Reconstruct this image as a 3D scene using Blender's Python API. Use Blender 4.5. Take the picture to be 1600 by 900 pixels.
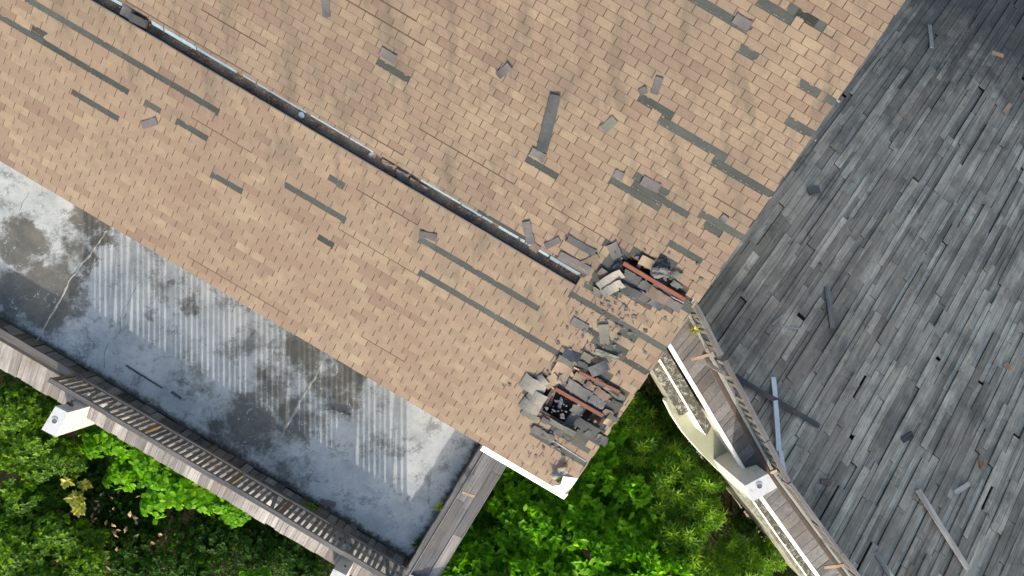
import bpy, bmesh, math, random
from mathutils import Vector, Matrix
R = math.radians
rnd = random.Random(7)
for o in list(bpy.data.objects): bpy.data.objects.remove(o)
SC = bpy.context.scene
COL = SC.collection
# ------------------------------------------------------------------ camera, sky, sun, exposure
H = 16.4                      # camera height above the terrace (terrace top is z = 0)
F = 1600 * 24 / 36
cam = bpy.data.cameras.new('camera'); cam.lens = 24; cam.sensor_width = 36
cam.clip_start = 0.1; cam.clip_end = 2000
camo = bpy.data.objects.new('camera', cam); COL.objects.link(camo)
camo.location = (0, 0, H); camo.rotation_euler = (0, 0, 0)
SC.camera = camo
SUN_EL = R(16)
w = bpy.data.worlds.new('World'); SC.world = w; w.use_nodes = True
nt = w.node_tree; bg = nt.nodes['Background']
sky = nt.nodes.new('ShaderNodeTexSky'); sky.sky_type = 'NISHITA'; sky.sun_disc = False
sky.sun_elevation = SUN_EL; sky.sun_rotation = math.pi; sky.air_density = 1.0; sky.dust_density = 3.0; sky.ozone_density = 0.7
nt.links.new(sky.outputs[0], bg.inputs[0]); bg.inputs[1].default_value = 0.15
sl = bpy.data.lights.new('sun', 'SUN'); sl.energy = 2.7; sl.angle = R(0.9); sl.color = (1.0, 0.91, 0.79)
so = bpy.data.objects.new('sun', sl); COL.objects.link(so); so.location = (0, -30, 20)
so.rotation_euler = (math.pi / 2 - SUN_EL, 0, 0)
SC.view_settings.view_transform = 'Standard'; SC.view_settings.look = 'None'
SC.view_settings.exposure = 1.65; SC.view_settings.gamma = 1.0
SC.cycles.max_bounces = 6; SC.cycles.transparent_max_bounces = 6

# ------------------------------------------------------------------ pixel -> place
def W(px, py, z):
    d = H - z
    return Vector(((px - 800) * d / F, -(py - 450) * d / F, z))

class Frame:
    """a plane with its own axes; hit(px,py) gives in-plane coordinates under a photo pixel"""
    def __init__(s, o, x, y):
        s.o = Vector(o); s.x = Vector(x).normalized(); s.y = Vector(y).normalized(); s.n = s.x.cross(s.y)
        s.m = Matrix((s.x, s.y, s.n)).transposed().to_4x4(); s.m.translation = s.o
    def hit(s, px, py):
        d = Vector(((px - 800) / F, -(py - 450) / F, -1)); c = Vector((0, 0, H))
        t = (s.o - c).dot(s.n) / d.dot(s.n); p = c + d * t - s.o
        return p.dot(s.x), p.dot(s.y)
    def at(s, a, b, c=0): return s.o + s.x * a + s.y * b + s.n * c
    def pix(s, a, b):
        p = s.at(a, b); d = H - p.z
        return 800 + p.x * F / d, 450 - p.y * F / d

# plane of the plank roof on the right: x runs down its slope, y across
PH2 = R(48.2); tn = .40; th2 = math.atan(tn)
dn = Vector((math.cos(PH2) * math.cos(th2), math.sin(PH2) * math.cos(th2), -math.sin(th2)))
sd = Vector((math.sin(PH2), -math.cos(PH2), 0))
P2 = Frame(W(1345, 905, .32), dn, -sd)       # x runs down the slope, y across
def on_deck(px, py): return P2.at(*P2.hit(px, py))
# ------------------------------------------------------------------ materials
def mat(name):
    m = bpy.data.materials.new(name); m.use_nodes = True
    return m, m.node_tree, m.node_tree.nodes['Principled BSDF']
def N(t, kind, **k):
    n = t.nodes.new(kind)
    for a, v in k.items():
        if a in n.inputs: n.inputs[a].default_value = v
        else: setattr(n, a, v)
    return n
def L(t, a, b): t.links.new(a, b)
def noise(t, vec, scale, detail=4, rough=.6, dist=0):
    n = N(t, 'ShaderNodeTexNoise'); n.inputs['Scale'].default_value = scale
    n.inputs['Detail'].default_value = detail; n.inputs['Roughness'].default_value = rough
    n.inputs['Distortion'].default_value = dist
    if vec is not None: L(t, vec, n.inputs['Vector'])
    return n.outputs['Fac']
def ramp(t, fac, stops, mode='LINEAR'):
    n = N(t, 'ShaderNodeValToRGB'); n.color_ramp.interpolation = mode
    e = n.color_ramp.elements
    while len(e) < len(stops): e.new(.5)
    for el, (p, c) in zip(e, stops):
        el.position = p; el.color = (c, c, c, 1) if isinstance(c, (int, float)) else (*c, 1)
    L(t, fac, n.inputs['Fac']); return n.outputs['Color']
def mix(t, fac, a, b, mode='MIX'):
    n = N(t, 'ShaderNodeMix', data_type='RGBA', blend_type=mode)
    for s, v in ((n.inputs[0], fac), (n.inputs[6], a), (n.inputs[7], b)):
        if isinstance(v, (int, float)): s.default_value = v
        elif isinstance(v, tuple): s.default_value = (*v, 1)
        else: L(t, v, s)
    return n.outputs[2]
def mth(t, op, a, b=None, clamp=False):
    n = N(t, 'ShaderNodeMath', operation=op, use_clamp=clamp)
    for i, v in enumerate((a, b)):
        if v is None: continue
        if isinstance(v, (int, float)): n.inputs[i].default_value = v
        else: L(t, v, n.inputs[i])
    return n.outputs[0]
def wpos(t): return N(t, 'ShaderNodeNewGeometry').outputs['Position']
def scaled(t, vec, s, rot=0):
    n = N(t, 'ShaderNodeMapping'); n.inputs['Scale'].default_value = s; n.inputs['Rotation'].default_value = (0, 0, rot)
    L(t, vec, n.inputs['Vector']); return n.outputs[0]
def tint(t): return N(t, 'ShaderNodeAttribute', attribute_name='tint').outputs['Fac']
def bump(t, b, h, strength=.3, dist=.01):
    n = N(t, 'ShaderNodeBump'); n.inputs['Strength'].default_value = strength; n.inputs['Distance'].default_value = dist
    L(t, h, n.inputs['Height']); L(t, n.outputs[0], b.inputs['Normal'])

def m_shingle():
    m, t, b = mat('tan_shingle'); p = wpos(t)
    c = ramp(t, tint(t), [(0, (.118, .078, .060)), (.25, (.151, .112, .082)), (.5, (.169, .132, .095)), (.75, (.188, .148, .103)), (1, (.202, .167, .118))])
    blot = noise(t, p, .9, 5, .65)
    c = mix(t, ramp(t, blot, [(.42, 0.0), (.66, .6)]), c, (.146, .102, .076))
    c = mix(t, ramp(t, noise(t, p, 4.5, 3, .5), [(.46, 0.0), (.62, .6)]), c, (.145, .105, .080))
    # weathering streaks that run down the upper slope
    sp = scaled(t, p, (2.6, .75, 1), R(-34))
    st = ramp(t, noise(t, sp, 1.0, 5, .62, .3), [(.50, 0.0), (.70, .7)])
    up = N(t, 'ShaderNodeVectorMath', operation='DOT_PRODUCT'); L(t, p, up.inputs[0]); up.inputs[1].default_value = (.5075, .8616, 0)
    st = mth(t, 'MULTIPLY', st, ramp(t, mth(t, 'MULTIPLY_ADD', up.outputs['Value'], .5), [(.02, .0), (.5, 1.0)]))
    c = mix(t, st, c, (.07, .06, .045))
    soft = mth(t, 'MULTIPLY', ramp(t, noise(t, p, .55, 6, .62), [(.42, 0.0), (.66, .42)]), ramp(t, mth(t, 'MULTIPLY_ADD', up.outputs['Value'], .5), [(.02, .15), (.5, 1.0)]))
    c = mix(t, soft, c, (.095, .076, .060))
    spot = ramp(t, noise(t, p, 2.3, 6, .7), [(.58, 0.0), (.75, .55)])
    c = mix(t, spot, c, (.085, .07, .05))
    gr = noise(t, p, 90, 2, .5)
    c = mix(t, 1.0, c, ramp(t, gr, [(.3, .82), (.7, 1.12)]), 'MULTIPLY')
    L(t, c, b.inputs['Base Color']); b.inputs['Roughness'].default_value = .92
    bump(t, b, gr, .25, .004)
    return m
def m_plain(name, c1, c2, scale=6, rough=.85, fine=60, metal=0, amt=1.0, spec=.3):
    m, t, b = mat(name); p = wpos(t)
    c = mix(t, ramp(t, noise(t, p, scale, 6, .65), [(.32, 0.0), (.68, amt)]), c1, c2)
    c = mix(t, 1.0, c, ramp(t, noise(t, p, fine, 3, .6), [(.3, .85), (.7, 1.12)]), 'MULTIPLY')
    c = mix(t, 1.0, c, ramp(t, tint(t), [(0, .75), (1, 1.2)]), 'MULTIPLY')
    L(t, c, b.inputs['Base Color']); b.inputs['Roughness'].default_value = rough; b.inputs['Metallic'].default_value = metal
    b.inputs['Specular IOR Level'].default_value = spec
    bump(t, b, noise(t, p, fine, 3), .2, .005)
    return m
def m_wood(name, dark, mid, light, stain=.5, rough=.8, blobs=()):
    m, t, b = mat(name); tc = N(t, 'ShaderNodeTexCoord'); p = wpos(t)
    oi = N(t, 'ShaderNodeObjectInfo')
    ofs = N(t, 'ShaderNodeVectorMath', operation='SCALE'); ofs.inputs[0].default_value = (7, 3, 1); L(t, mth(t, 'MULTIPLY', oi.outputs['Random'], 20.0), ofs.inputs['Scale'])
    ad = N(t, 'ShaderNodeVectorMath', operation='ADD'); L(t, tc.outputs['Object'], ad.inputs[0]); L(t, ofs.outputs[0], ad.inputs[1])
    v = ad.outputs[0]
    c = ramp(t, tint(t), [(0, dark), (.5, mid), (1, light)])
    g = noise(t, scaled(t, v, (1.1, 42, 42)), 1.0, 5, .75, .3)
    c = mix(t, 1.0, c, ramp(t, g, [(.3, .42), (.5, 1.0), (.72, 1.45)]), 'MULTIPLY')
    g2 = noise(t, scaled(t, v, (.7, 7, 7)), 1.0, 4, .6)
    c = mix(t, 1.0, c, ramp(t, g2, [(.3, .72), (.7, 1.25)]), 'MULTIPLY')
    s = ramp(t, noise(t, p, .75, 7, .68), [(.46, 0.0), (.70, stain)])
    c = mix(t, s, c, (.03, .032, .03))
    s2 = ramp(t, noise(t, p, 3.4, 6, .7), [(.56, 0.0), (.74, stain)])
    c = mix(t, s2, c, (.035, .036, .038))
    for (bc, brd, bk_) in blobs:
        d = N(t, 'ShaderNodeVectorMath', operation='DISTANCE'); L(t, p, d.inputs[0]); d.inputs[1].default_value = bc
        dd = mth(t, 'MULTIPLY_ADD', noise(t, p, 1.4, 6, .7), brd * 1.2); dd.node.inputs[2].default_value = -.6 * brd
        dd = mth(t, 'ADD', dd, d.outputs['Value'])
        mr = N(t, 'ShaderNodeMapRange', interpolation_type='SMOOTHSTEP'); L(t, dd, mr.inputs[0]); mr.inputs[1].default_value = brd * .4; mr.inputs[2].default_value = brd * 1.15; mr.inputs[3].default_value = bk_; mr.inputs[4].default_value = 0
        c = mix(t, mr.outputs[0], c, (.035, .034, .033))
    br = ramp(t, noise(t, p, .6, 5, .65), [(.48, 0.0), (.68, .5)])
    c = mix(t, br, c, (.135, .105, .082))
    L(t, c, b.inputs['Base Color']); b.inputs['Roughness'].default_value = rough; b.inputs['Specular IOR Level'].default_value = .25
    bump(t, b, g, .35, .008)
    return m
BLOBS = [(160, 378, 22, .8), (135, 410, 22, .85), (112, 438, 22, .85), (95, 470, 22, .8), (78, 500, 20, .7), (495, 590, 26, .6), (460, 645, 24, .6), (255, 450, 26, .5), (300, 470, 24, .5), (235, 490, 18, .5), (340, 440, 22, .5), (30, 380, 55, .9), (75, 460, 70, 1.0), (20, 460, 50, .8), (145, 335, 45, .7), (120, 395, 40, .6), (475, 540, 55, .75), (425, 600, 50, .6), (530, 610, 55, .62),
         (395, 665, 75, .66), (350, 690, 65, .6), (545, 575, 40, .75), (300, 590, 50, .4), (460, 660, 60, .58), (440, 760, 65, .5), (590, 700, 40, .35), (395, 530, 40, .5)]
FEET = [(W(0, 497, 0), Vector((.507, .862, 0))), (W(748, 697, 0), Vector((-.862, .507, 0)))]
def m_concrete():
    m, t, b = mat('terrace_concrete'); p = wpos(t)
    dn = N(t, 'ShaderNodeTexNoise'); dn.inputs['Scale'].default_value = 1.6; dn.inputs['Detail'].default_value = 6; dn.inputs['Roughness'].default_value = .7; L(t, p, dn.inputs['Vector'])
    off = N(t, 'ShaderNodeVectorMath', operation='MULTIPLY_ADD'); L(t, dn.outputs['Color'], off.inputs[0]); off.inputs[1].default_value = (1.5, 1.5, 0)
    sub = N(t, 'ShaderNodeVectorMath', operation='ADD'); L(t, p, sub.inputs[0]); sub.inputs[1].default_value = (-.75, -.75, 0); L(t, sub.outputs[0], off.inputs[2])
    acc = None
    for (x, y, r, k) in BLOBS:
        d = N(t, 'ShaderNodeVectorMath', operation='DISTANCE'); L(t, off.outputs[0], d.inputs[0]); d.inputs[1].default_value = W(x, y, 0)
        mr = N(t, 'ShaderNodeMapRange', interpolation_type='SMOOTHSTEP'); L(t, d.outputs['Value'], mr.inputs[0])
        rr = r * H / F; mr.inputs[1].default_value = rr * .25; mr.inputs[2].default_value = rr * 1.25; mr.inputs[3].default_value = k; mr.inputs[4].default_value = 0
        acc = mr.outputs[0] if acc is None else mth(t, 'MAXIMUM', acc, mr.outputs[0])
    n1 = noise(t, p, 1.3, 9, .72)
    c = ramp(t, n1, [(.32, (.225, .25, .255)), (.5, (.325, .345, .345)), (.66, (.405, .418, .41))])
    n2 = noise(t, p, 7, 8, .72)
    msk = ramp(t, mth(t, 'ADD', mth(t, 'MULTIPLY', acc, .62), mth(t, 'MULTIPLY', noise(t, p, 3.0, 10, .76), .85)), [(.58, 0.0), (.80, 1.0)])
    c = mix(t, mth(t, 'MULTIPLY', msk, .95, True), c, ramp(t, n1, [(.4, (.062, .064, .058)), (.65, (.12, .112, .092))]))
    n3 = noise(t, p, 1.7, 10, .8)
    c = mix(t, ramp(t, n3, [(.52, 0.0), (.60, .7)]), c, (.105, .112, .108))
    vo = N(t, 'ShaderNodeTexVoronoi'); vo.inputs['Scale'].default_value = 9; L(t, off.outputs[0], vo.inputs['Vector'])
    fl = mth(t, 'MULTIPLY', ramp(t, vo.outputs['Distance'], [(.12, .8), (.3, 0.0)]), ramp(t, n3, [(.48, 0.0), (.6, 1.0)]), True)
    c = mix(t, fl, c, (.66, .67, .66))
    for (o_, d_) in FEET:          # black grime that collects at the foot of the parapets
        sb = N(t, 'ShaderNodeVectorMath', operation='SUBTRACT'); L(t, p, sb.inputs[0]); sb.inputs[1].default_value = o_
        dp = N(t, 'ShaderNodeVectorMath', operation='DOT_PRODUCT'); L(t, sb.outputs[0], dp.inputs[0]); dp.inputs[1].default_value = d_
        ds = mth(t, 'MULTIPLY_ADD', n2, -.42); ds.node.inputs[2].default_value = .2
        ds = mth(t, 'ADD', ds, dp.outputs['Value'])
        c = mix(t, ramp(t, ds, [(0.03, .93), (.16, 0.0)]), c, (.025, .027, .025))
    sp = ramp(t, noise(t, p, 24, 5, .75), [(.62, 0.0), (.72, .6)])
    c = mix(t, sp, c, (.105, .112, .108))
    c = mix(t, 1.0, c, ramp(t, noise(t, p, 60, 3), [(.3, .85), (.7, 1.12)]), 'MULTIPLY')
    L(t, c, b.inputs['Base Color']); b.inputs['Roughness'].default_value = .8; b.inputs['Specular IOR Level'].default_value = .3
    bump(t, b, n2, .25, .006)
    return m
def m_mossy(name='mossy_concrete', base=(.05, .05, .042), spot=(.36, .36, .33), lo=.5, hi=.62):
    m, t, b = mat(name); p = wpos(t)
    c = mix(t, ramp(t, noise(t, p, 9, 9, .8, .6), [(lo, 0.0), (hi, 1.0)]), base, spot)
    if base[0] < .2: c = mix(t, ramp(t, noise(t, p, 2, 5), [(.5, 0.0), (.7, .6)]), c, (.05, .055, .035))
    L(t, c, b.inputs['Base Color']); b.inputs['Roughness'].default_value = .9
    bump(t, b, noise(t, p, 30, 4), .4, .01)
    return m
def m_leaf(name, stops, trans=.45, rough=.38, gloss=.5):
    m, t, b = mat(name)
    c = ramp(t, tint(t), stops)
    geo = N(t, 'ShaderNodeNewGeometry')
    c = mix(t, 1.0, c, ramp(t, noise(t, geo.outputs['Position'], 14, 3), [(.3, .8), (.7, 1.2)]), 'MULTIPLY')
    L(t, c, b.inputs['Base Color']); b.inputs['Roughness'].default_value = rough; b.inputs['Specular IOR Level'].default_value = gloss
    tr = N(t, 'ShaderNodeBsdfTranslucent'); L(t, mix(t, 1.0, c, (1.5, 1.55, .5), 'MULTIPLY'), tr.inputs['Color'])
    ms = N(t, 'ShaderNodeMixShader'); ms.inputs[0].default_value = trans
    L(t, b.outputs[0], ms.inputs[1]); L(t, tr.outputs[0], ms.inputs[2])
    L(t, ms.outputs[0], t.nodes['Material Output'].inputs['Surface'])
    return m
def m_ground():
    m, t, b = mat('garden_soil'); p = wpos(t)
    c = ramp(t, noise(t, p, 3, 9, .7), [(.3, (.009, .008, .006)), (.5, (.018, .015, .010)), (.7, (.035, .028, .017))])
    c = mix(t, ramp(t, noise(t, p, .6, 5), [(.45, 0.0), (.65, .8)]), c, (.008, .014, .005))
    L(t, c, b.inputs['Base Color']); b.inputs['Roughness'].default_value = 1; b.inputs['Specular IOR Level'].default_value = 0
    bump(t, b, noise(t, p, 9, 6), .6, .05); return m

M = dict(
    shingle=m_shingle(),
    under=m_plain('shingle_underlayer', (0.027, 0.034, 0.034), (0.042, 0.048, 0.047), 3, .9, 80),
    undertan=m_plain('shingle_overlap', (.050, .037, .028), (.070, .052, .040), 3, .95, 80),  # tan darkened to carry the shadow inside the shingle joints
    flap=m_plain('shingle_back', (0.054, 0.053, 0.059), (0.076, 0.074, 0.079), 8, .85, 90),
    slate=m_plain('felt_board', (0.027, 0.032, 0.036), (0.039, 0.045, 0.050), 5, .85, 70),
    darkfelt=m_plain('dark_felt', (.03, .033, .04), (.06, .065, .075), 9, .7, 70),
    teal=m_plain('teal_felt', (0.058, 0.065, 0.059), (0.084, 0.089, 0.079), 5, .85, 70),
    palefelt=m_plain('pale_sheet', (0.094, 0.095, 0.092), (0.129, 0.128, 0.122), 9, .75, 50),
    brownb=m_plain('brown_board', (0.078, 0.061, 0.051), (0.113, 0.090, 0.076), 6, .85, 60),
    seal=m_plain('sealant', (0.024, 0.023, 0.021), (0.198, 0.150, 0.102), 30, .7, 90),
    red=m_plain('red_timber', (0.085, 0.027, 0.019), (0.111, 0.039, 0.027), 6, .75, 60),
    white=m_mossy('white_paint', (.78, .78, .76), (.40, .39, .34), .60, .78),
    pier=m_mossy('pier_concrete', (.44, .45, .46), (.17, .18, .19), .52, .72),
    pale=m_plain('pale_green_render', (0.302, 0.317, 0.230), (0.238, 0.259, 0.180), 1.6, .8, 40),
    blue=m_plain('blue_metal', (.08, .135, .19), (.115, .165, .215), 5, .45, 60, spec=.5),
    metal=m_plain('grey_metal', (0.128, 0.135, 0.143), (0.195, 0.203, 0.210), 8, .5, 60, spec=.5),
    litter=m_plain('gutter_dirt', (.06, .05, .04), (.20, .17, .135), 3.2, .95, 50),
    litter2=m_plain('dry_leaf', (.16, .075, .045), (.30, .20, .12), 9, .8, 60),
    ceil=m_plain('ceiling_board', (.035, .027, .024), (.06, .05, .047), 5, .9, 60),
    terrace=m_concrete(), moss=m_mossy(),
    moss2=m_mossy('mossy_wall', (.12, .13, .10), (.40, .41, .36), .45, .7),
    deck=m_wood('weathered_plank', (.185, .158, .125), (.265, .231, .185), (.385, .34, .272), .62, blobs=[(on_deck(1570, 5), 4.8, .85), (on_deck(1310, 120), 2.6, .25), (on_deck(1290, 470), 1.1, .2), (on_deck(1470, 330), .9, .25), (on_deck(1140, 480), 1.3, .3), (on_deck(1430, 50), 2.6, .5)]),
    skirt=m_wood('skirt_plank', (.10, .099, .102), (.16, .158, .161), (.225, .22, .222), .4),
    skirt2=m_wood('violet_plank', (.048, .051, .057), (.08, .084, .093), (.118, .123, .134), .45),
    clad=m_wood('dark_cladding', (.022, .024, .027), (.055, .06, .066), (.115, .122, .132), .4),
    rail=m_wood('rail_timber', (.052, .053, .056), (.092, .093, .096), (.14, .14, .142), .45),
    pine=m_plain('pale_timber', (0.196, 0.140, 0.095), (0.266, 0.203, 0.140), 6, .8, 60),
    lip=m_plain('lip_metal', (.022, .024, .027), (.07, .074, .078), .9, .5, 60),
    postw=m_plain('brown_post', (.10, .07, .035), (.15, .11, .06), 6, .8, 60),
    oldwood=m_wood('loose_timber', (.09, .088, .085), (.17, .17, .17), (.26, .26, .25), .2),
    orange=m_plain('rotten_wood', (.21, .125, .075), (.30, .20, .125), 9, .85, 60),
    wall=m_plain('house_wall', (0.303, 0.297, 0.275), (0.248, 0.248, 0.231), 2, .85, 40),
    dark=m_plain('dark_hole', (.03, .03, .032), (.05, .05, .05), 6, .9, 40),
    rag=m_plain('grey_rag', (.30, .31, .33), (.42, .42, .44), 14, .85, 60),
    ground=m_ground(),
    bark=m_plain('bark', (.07, .05, .035), (.12, .09, .065), 12, .95, 40),
    leafA=m_leaf('broad_leaf', [(0, (.045, .16, .003)), (.5, (.085, .26, .004)), (1, (.16, .36, .008))], .55, .55, .15),
    leafB=m_leaf('narrow_leaf', [(0, (.04, .12, .005)), (.5, (.085, .20, .007)), (1, (.17, .30, .012))], .5, .5, .2),
    leafC=m_leaf('small_leaf', [(0, (.035, .09, .007)), (.5, (.07, .17, .01)), (1, (.15, .27, .012))], .52, .5, .18),
    leafD=m_leaf('dark_leaf', [(0, (.012, .04, .006)), (.6, (.022, .065, .008)), (1, (.04, .10, .012))], .35, .6, .08),  # green darkened to stand for the shade among the plants
    leafY=m_leaf('yellow_leaf', [(0, (.14, .17, .02)), (.6, (.25, .26, .03)), (1, (.33, .33, .05))], .45, .4),
)
# ------------------------------------------------------------------ mesh helpers
class MB:
    def __init__(s): s.v = []; s.f = []; s.t = []
    def add(s, vs, fs, tt=.5):
        n = len(s.v); s.v += [tuple(v) for v in vs]; s.f += [tuple(i + n for i in f) for f in fs]; s.t += [tt] * len(fs); return s
    def box(s, c, ax, ay, az, tt=.5):
        c, ax, ay, az = map(Vector, (c, ax, ay, az))
        vs = [c + ax * i + ay * j + az * k for k in (-1, 1) for j in (-1, 1) for i in (-1, 1)]
        return s.add(vs, [(0, 2, 3, 1), (4, 5, 7, 6), (0, 1, 5, 4), (2, 6, 7, 3), (0, 4, 6, 2), (1, 3, 7, 5)], tt)
    def beam(s, p0, p1, wd, ht, up=(0, 0, 1), tt=.5):
        p0, p1 = Vector(p0), Vector(p1); d = (p1 - p0); u = Vector(up)
        sd = d.cross(u).normalized(); u = sd.cross(d).normalized()
        return s.box((p0 + p1) / 2, d / 2, sd * wd / 2, u * ht / 2, tt)
    def prism(s, poly, z0, z1, tt=.5):
        a = sum(poly[i][0] * poly[(i + 1) % len(poly)][1] - poly[(i + 1) % len(poly)][0] * poly[i][1] for i in range(len(poly)))
        if a < 0: poly = poly[::-1]
        n = len(poly); vs = [(p[0], p[1], z0) for p in poly] + [(p[0], p[1], z1) for p in poly]
        return s.add(vs, [tuple(range(n - 1, -1, -1)), tuple(range(n, 2 * n))] + [(i, (i + 1) % n, n + (i + 1) % n, n + i) for i in range(n)], tt)
    def tube(s, pts, rad, seg=8, tt=.5):
        pts = [Vector(p) for p in pts]; rings = []
        for i, p in enumerate(pts):
            d = (pts[min(i + 1, len(pts) - 1)] - pts[max(i - 1, 0)]).normalized()
            a = d.cross(Vector((.31, .77, .55))).normalized(); b = d.cross(a)
            r = rad[i] if isinstance(rad, (list, tuple)) else rad
            rings.append([p + (a * math.cos(q) + b * math.sin(q)) * r for q in [2 * math.pi * k / seg for k in range(seg)]])
        vs = [v for r in rings for v in r]; fs = []
        for i in range(len(pts) - 1):
            for k in range(seg):
                fs.append((i * seg + k, i * seg + (k + 1) % seg, (i + 1) * seg + (k + 1) % seg, (i + 1) * seg + k))
        fs += [tuple(range(seg - 1, -1, -1)), tuple((len(pts) - 1) * seg + k for k in range(seg))]
        return s.add(vs, fs, tt)
    def mesh(s, name, m):
        me = bpy.data.meshes.new(name); me.from_pydata(s.v, [], s.f)
        at = me.attributes.new('tint', 'FLOAT', 'FACE'); at.data.foreach_set('value', s.t)
        me.materials.append(m); me.update(); return me
    def build(s, name, m, parent=None, mw=None, kind=None):
        return link(name, s.mesh(name, m), parent, mw, kind)
def link(name, me, parent=None, mw=None, kind=None):
    o = bpy.data.objects.new(name, me); COL.objects.link(o)
    if parent is not None: o.parent = parent
    if mw is not None: o.matrix_local = mw
    if kind: o['kind'] = kind
    return o
def thing(o, label, cat, group=None):
    o['label'] = label; o['category'] = cat
    if group: o['group'] = group
    return o
def empty(name, loc, label, cat, group=None):
    o = bpy.data.objects.new(name, None); COL.objects.link(o); o.location = loc
    o.empty_display_size = .3
    return thing(o, label, cat, group)
def into(o, p):            # world point -> local of an unrotated empty
    return Vector(p) - o.location
def sub(iv, cuts):
    for (c0, c1) in cuts:
        out = []
        for (a, b) in iv:
            if c1 <= a or c0 >= b: out.append((a, b)); continue
            if c0 > a: out.append((a, c0))
            if c1 < b: out.append((c1, b))
        iv = out
    return iv
def scan(poly, y):
    xs = []
    for i in range(len(poly)):
        (x0, y0), (x1, y1) = poly[i], poly[(i + 1) % len(poly)]
        if (y0 <= y) != (y1 <= y): xs.append(x0 + (y - y0) / (y1 - y0) * (x1 - x0))
    xs.sort(); return list(zip(xs[::2], xs[1::2]))
def rotz_frame(p, d, up=(0, 0, 1)):
    d = Vector(d).normalized(); u = Vector(up); y = u.cross(d).normalized(); z = d.cross(y)
    m = Matrix((d, y, z)).transposed().to_4x4(); m.translation = Vector(p); return m

# ================================================================== SETTING
def ground_z(x, y):
    p = min(1, max(0, (x * .667 + y * .745 - 5) / 9)); return -5 - 7 * p * p * (3 - 2 * p)
gg = MB(); gx = [-250, -120, -60] + [-30 + 2 * k for k in range(31)] + [60, 120, 250]; ng = len(gx)
gg.add([(x, y, ground_z(x, y) + (0 if abs(x) > 30 or abs(y) > 30 else rnd.uniform(-.12, .12))) for y in gx for x in gx], [(k * ng + l, k * ng + l + 1, (k + 1) * ng + l + 1, (k + 1) * ng + l) for k in range(ng - 1) for l in range(ng - 1)])
gg.build('ground', M['ground'], kind='structure')

# ================================================================== SHINGLE HOUSE
PHI, THETA = R(30.5), math.atan(F / 3283)
ux, uy = math.sin(PHI), math.cos(PHI)
RF = Frame((0, 0, H - 12.9), (math.cos(PHI), -math.sin(PHI), 0), (ux * math.cos(THETA), uy * math.cos(THETA), math.sin(THETA)))
house = empty('shingle_house', (0, 3, -5), 'house under a tan shingle roof with torn strips and holes', 'house')
roofm = RF.m.copy(); roofm.translation = RF.o - house.location
T, E = .333, .145
S_E = (RF.hit(0, 251)[1] + RF.hit(740, 688)[1]) / 2
S_G0 = (RF.hit(250, 63)[1] + RF.hit(700, 327)[1]) / 2      # lower lip of the gutter slot
S_G1 = (RF.hit(250, 39)[1] + RF.hit(700, 306)[1]) / 2      # upper lip
A_GE = RF.hit(903, 440)[0]
S_TOP = RF.hit(1400, -90)[1]
g0, g1 = RF.hit(1415, 0), RF.hit(889, 768)
def amax(s): return g1[0] + (s - g1[1]) / (g0[1] - g1[1]) * (g0[0] - g1[0])
def amin(s):
    return min(RF.hit(-75, 250)[0], RF.hit(-75, -60)[0])
NR = int((S_TOP - S_E) / E) + 1
STRIPS = [(0, 27, 200, 147), (37, 0, 341, 178), (50, 45, 73, 55), (111, 148, 184, 190), (225, 163, 250, 176), (274, 193, 323, 220), (591, 92, 642, 120),
    (1073, 0, 1170, 52), (1153, 78, 1180, 95), (998, 153, 1051, 182), (1030, 186, 1135, 246), (1180, 8, 1234, 40), (1227, 17, 1285, 50), (1249, 14, 1279, 30),
    (1252, 124, 1282, 140), (1286, 158, 1308, 169), (1226, 191, 1275, 219), (823, 246, 873, 273), (953, 281, 1031, 325), (990, 285, 1076, 335), (992, 272, 1045, 302),
    (1112, 252, 1206, 307), (1094, 332, 1165, 373), (1100, 350, 1126, 367), (884, 367, 932, 395), (945, 375, 985, 397), (989, 387, 1025, 405), (1046, 377, 1097, 407),
    (1031, 399, 1057, 414), (1045, 417, 1064, 432), (746, 330, 842, 388), (866, 402, 912, 436), (328, 277, 377, 303), (443, 292, 538, 348), (511, 283, 536, 295),
    (495, 375, 519, 388), (657, 370, 843, 480), (657, 421, 885, 558), (892, 456, 1042, 543), (892, 506, 982, 548), (970, 514, 995, 529), (922, 536, 970, 562),
    (975, 562, 1014, 583), (872, 562, 895, 572), (832, 672, 916, 724), (860, 668, 920, 706), (1052, 478, 1084, 493), (915, 440, 935, 452)]
miss = {}
SEALS = []
for (x0, y0, x1, y1) in STRIPS:
    s = RF.hit((x0 + x1) / 2, (y0 + y1) / 2)[1]; i = int((s - S_E) // E)
    a0, a1 = RF.hit(x0, y0)[0], RF.hit(x1, y1)[0]
    miss.setdefault(i, []).append((a0, a1)); SEALS.append((i, a0, a1))
ZONES = [[(922, 432), (945, 405), (968, 378), (980, 398), (1000, 412), (1040, 425), (1058, 440), (1082, 464), (1084, 473), (1066, 488), (1010, 478), (975, 462), (940, 462), (925, 450)],
         [(818, 596), (848, 588), (868, 606), (896, 586), (905, 562), (924, 564), (958, 592), (982, 616), (968, 640), (950, 660), (938, 700), (912, 690), (860, 668), (846, 660), (818, 636)]]
HOLES = [[(972, 401), (988, 402), (1010, 417), (1034, 424), (1052, 440), (1079, 464), (1068, 470), (1030, 452), (974, 421)],
         [(849, 612), (860, 603), (936, 645), (948, 655), (934, 664), (899, 672), (884, 662), (848, 640)],
         [(900, 576), (914, 577), (965, 606), (958, 613), (928, 600), (905, 590)], [(842, 646), (858, 652), (856, 662), (842, 657)],
         [(872, 745), (880, 744), (878, 755), (870, 751)]]
ZONES.append([(864, 740), (884, 741), (900, 744), (893, 756), (879, 767)])
WHITES = [[(1071, 464), (1079, 459), (1089, 469), (1083, 478)], [(933, 662), (942, 657), (956, 668), (946, 676)]]
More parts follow.
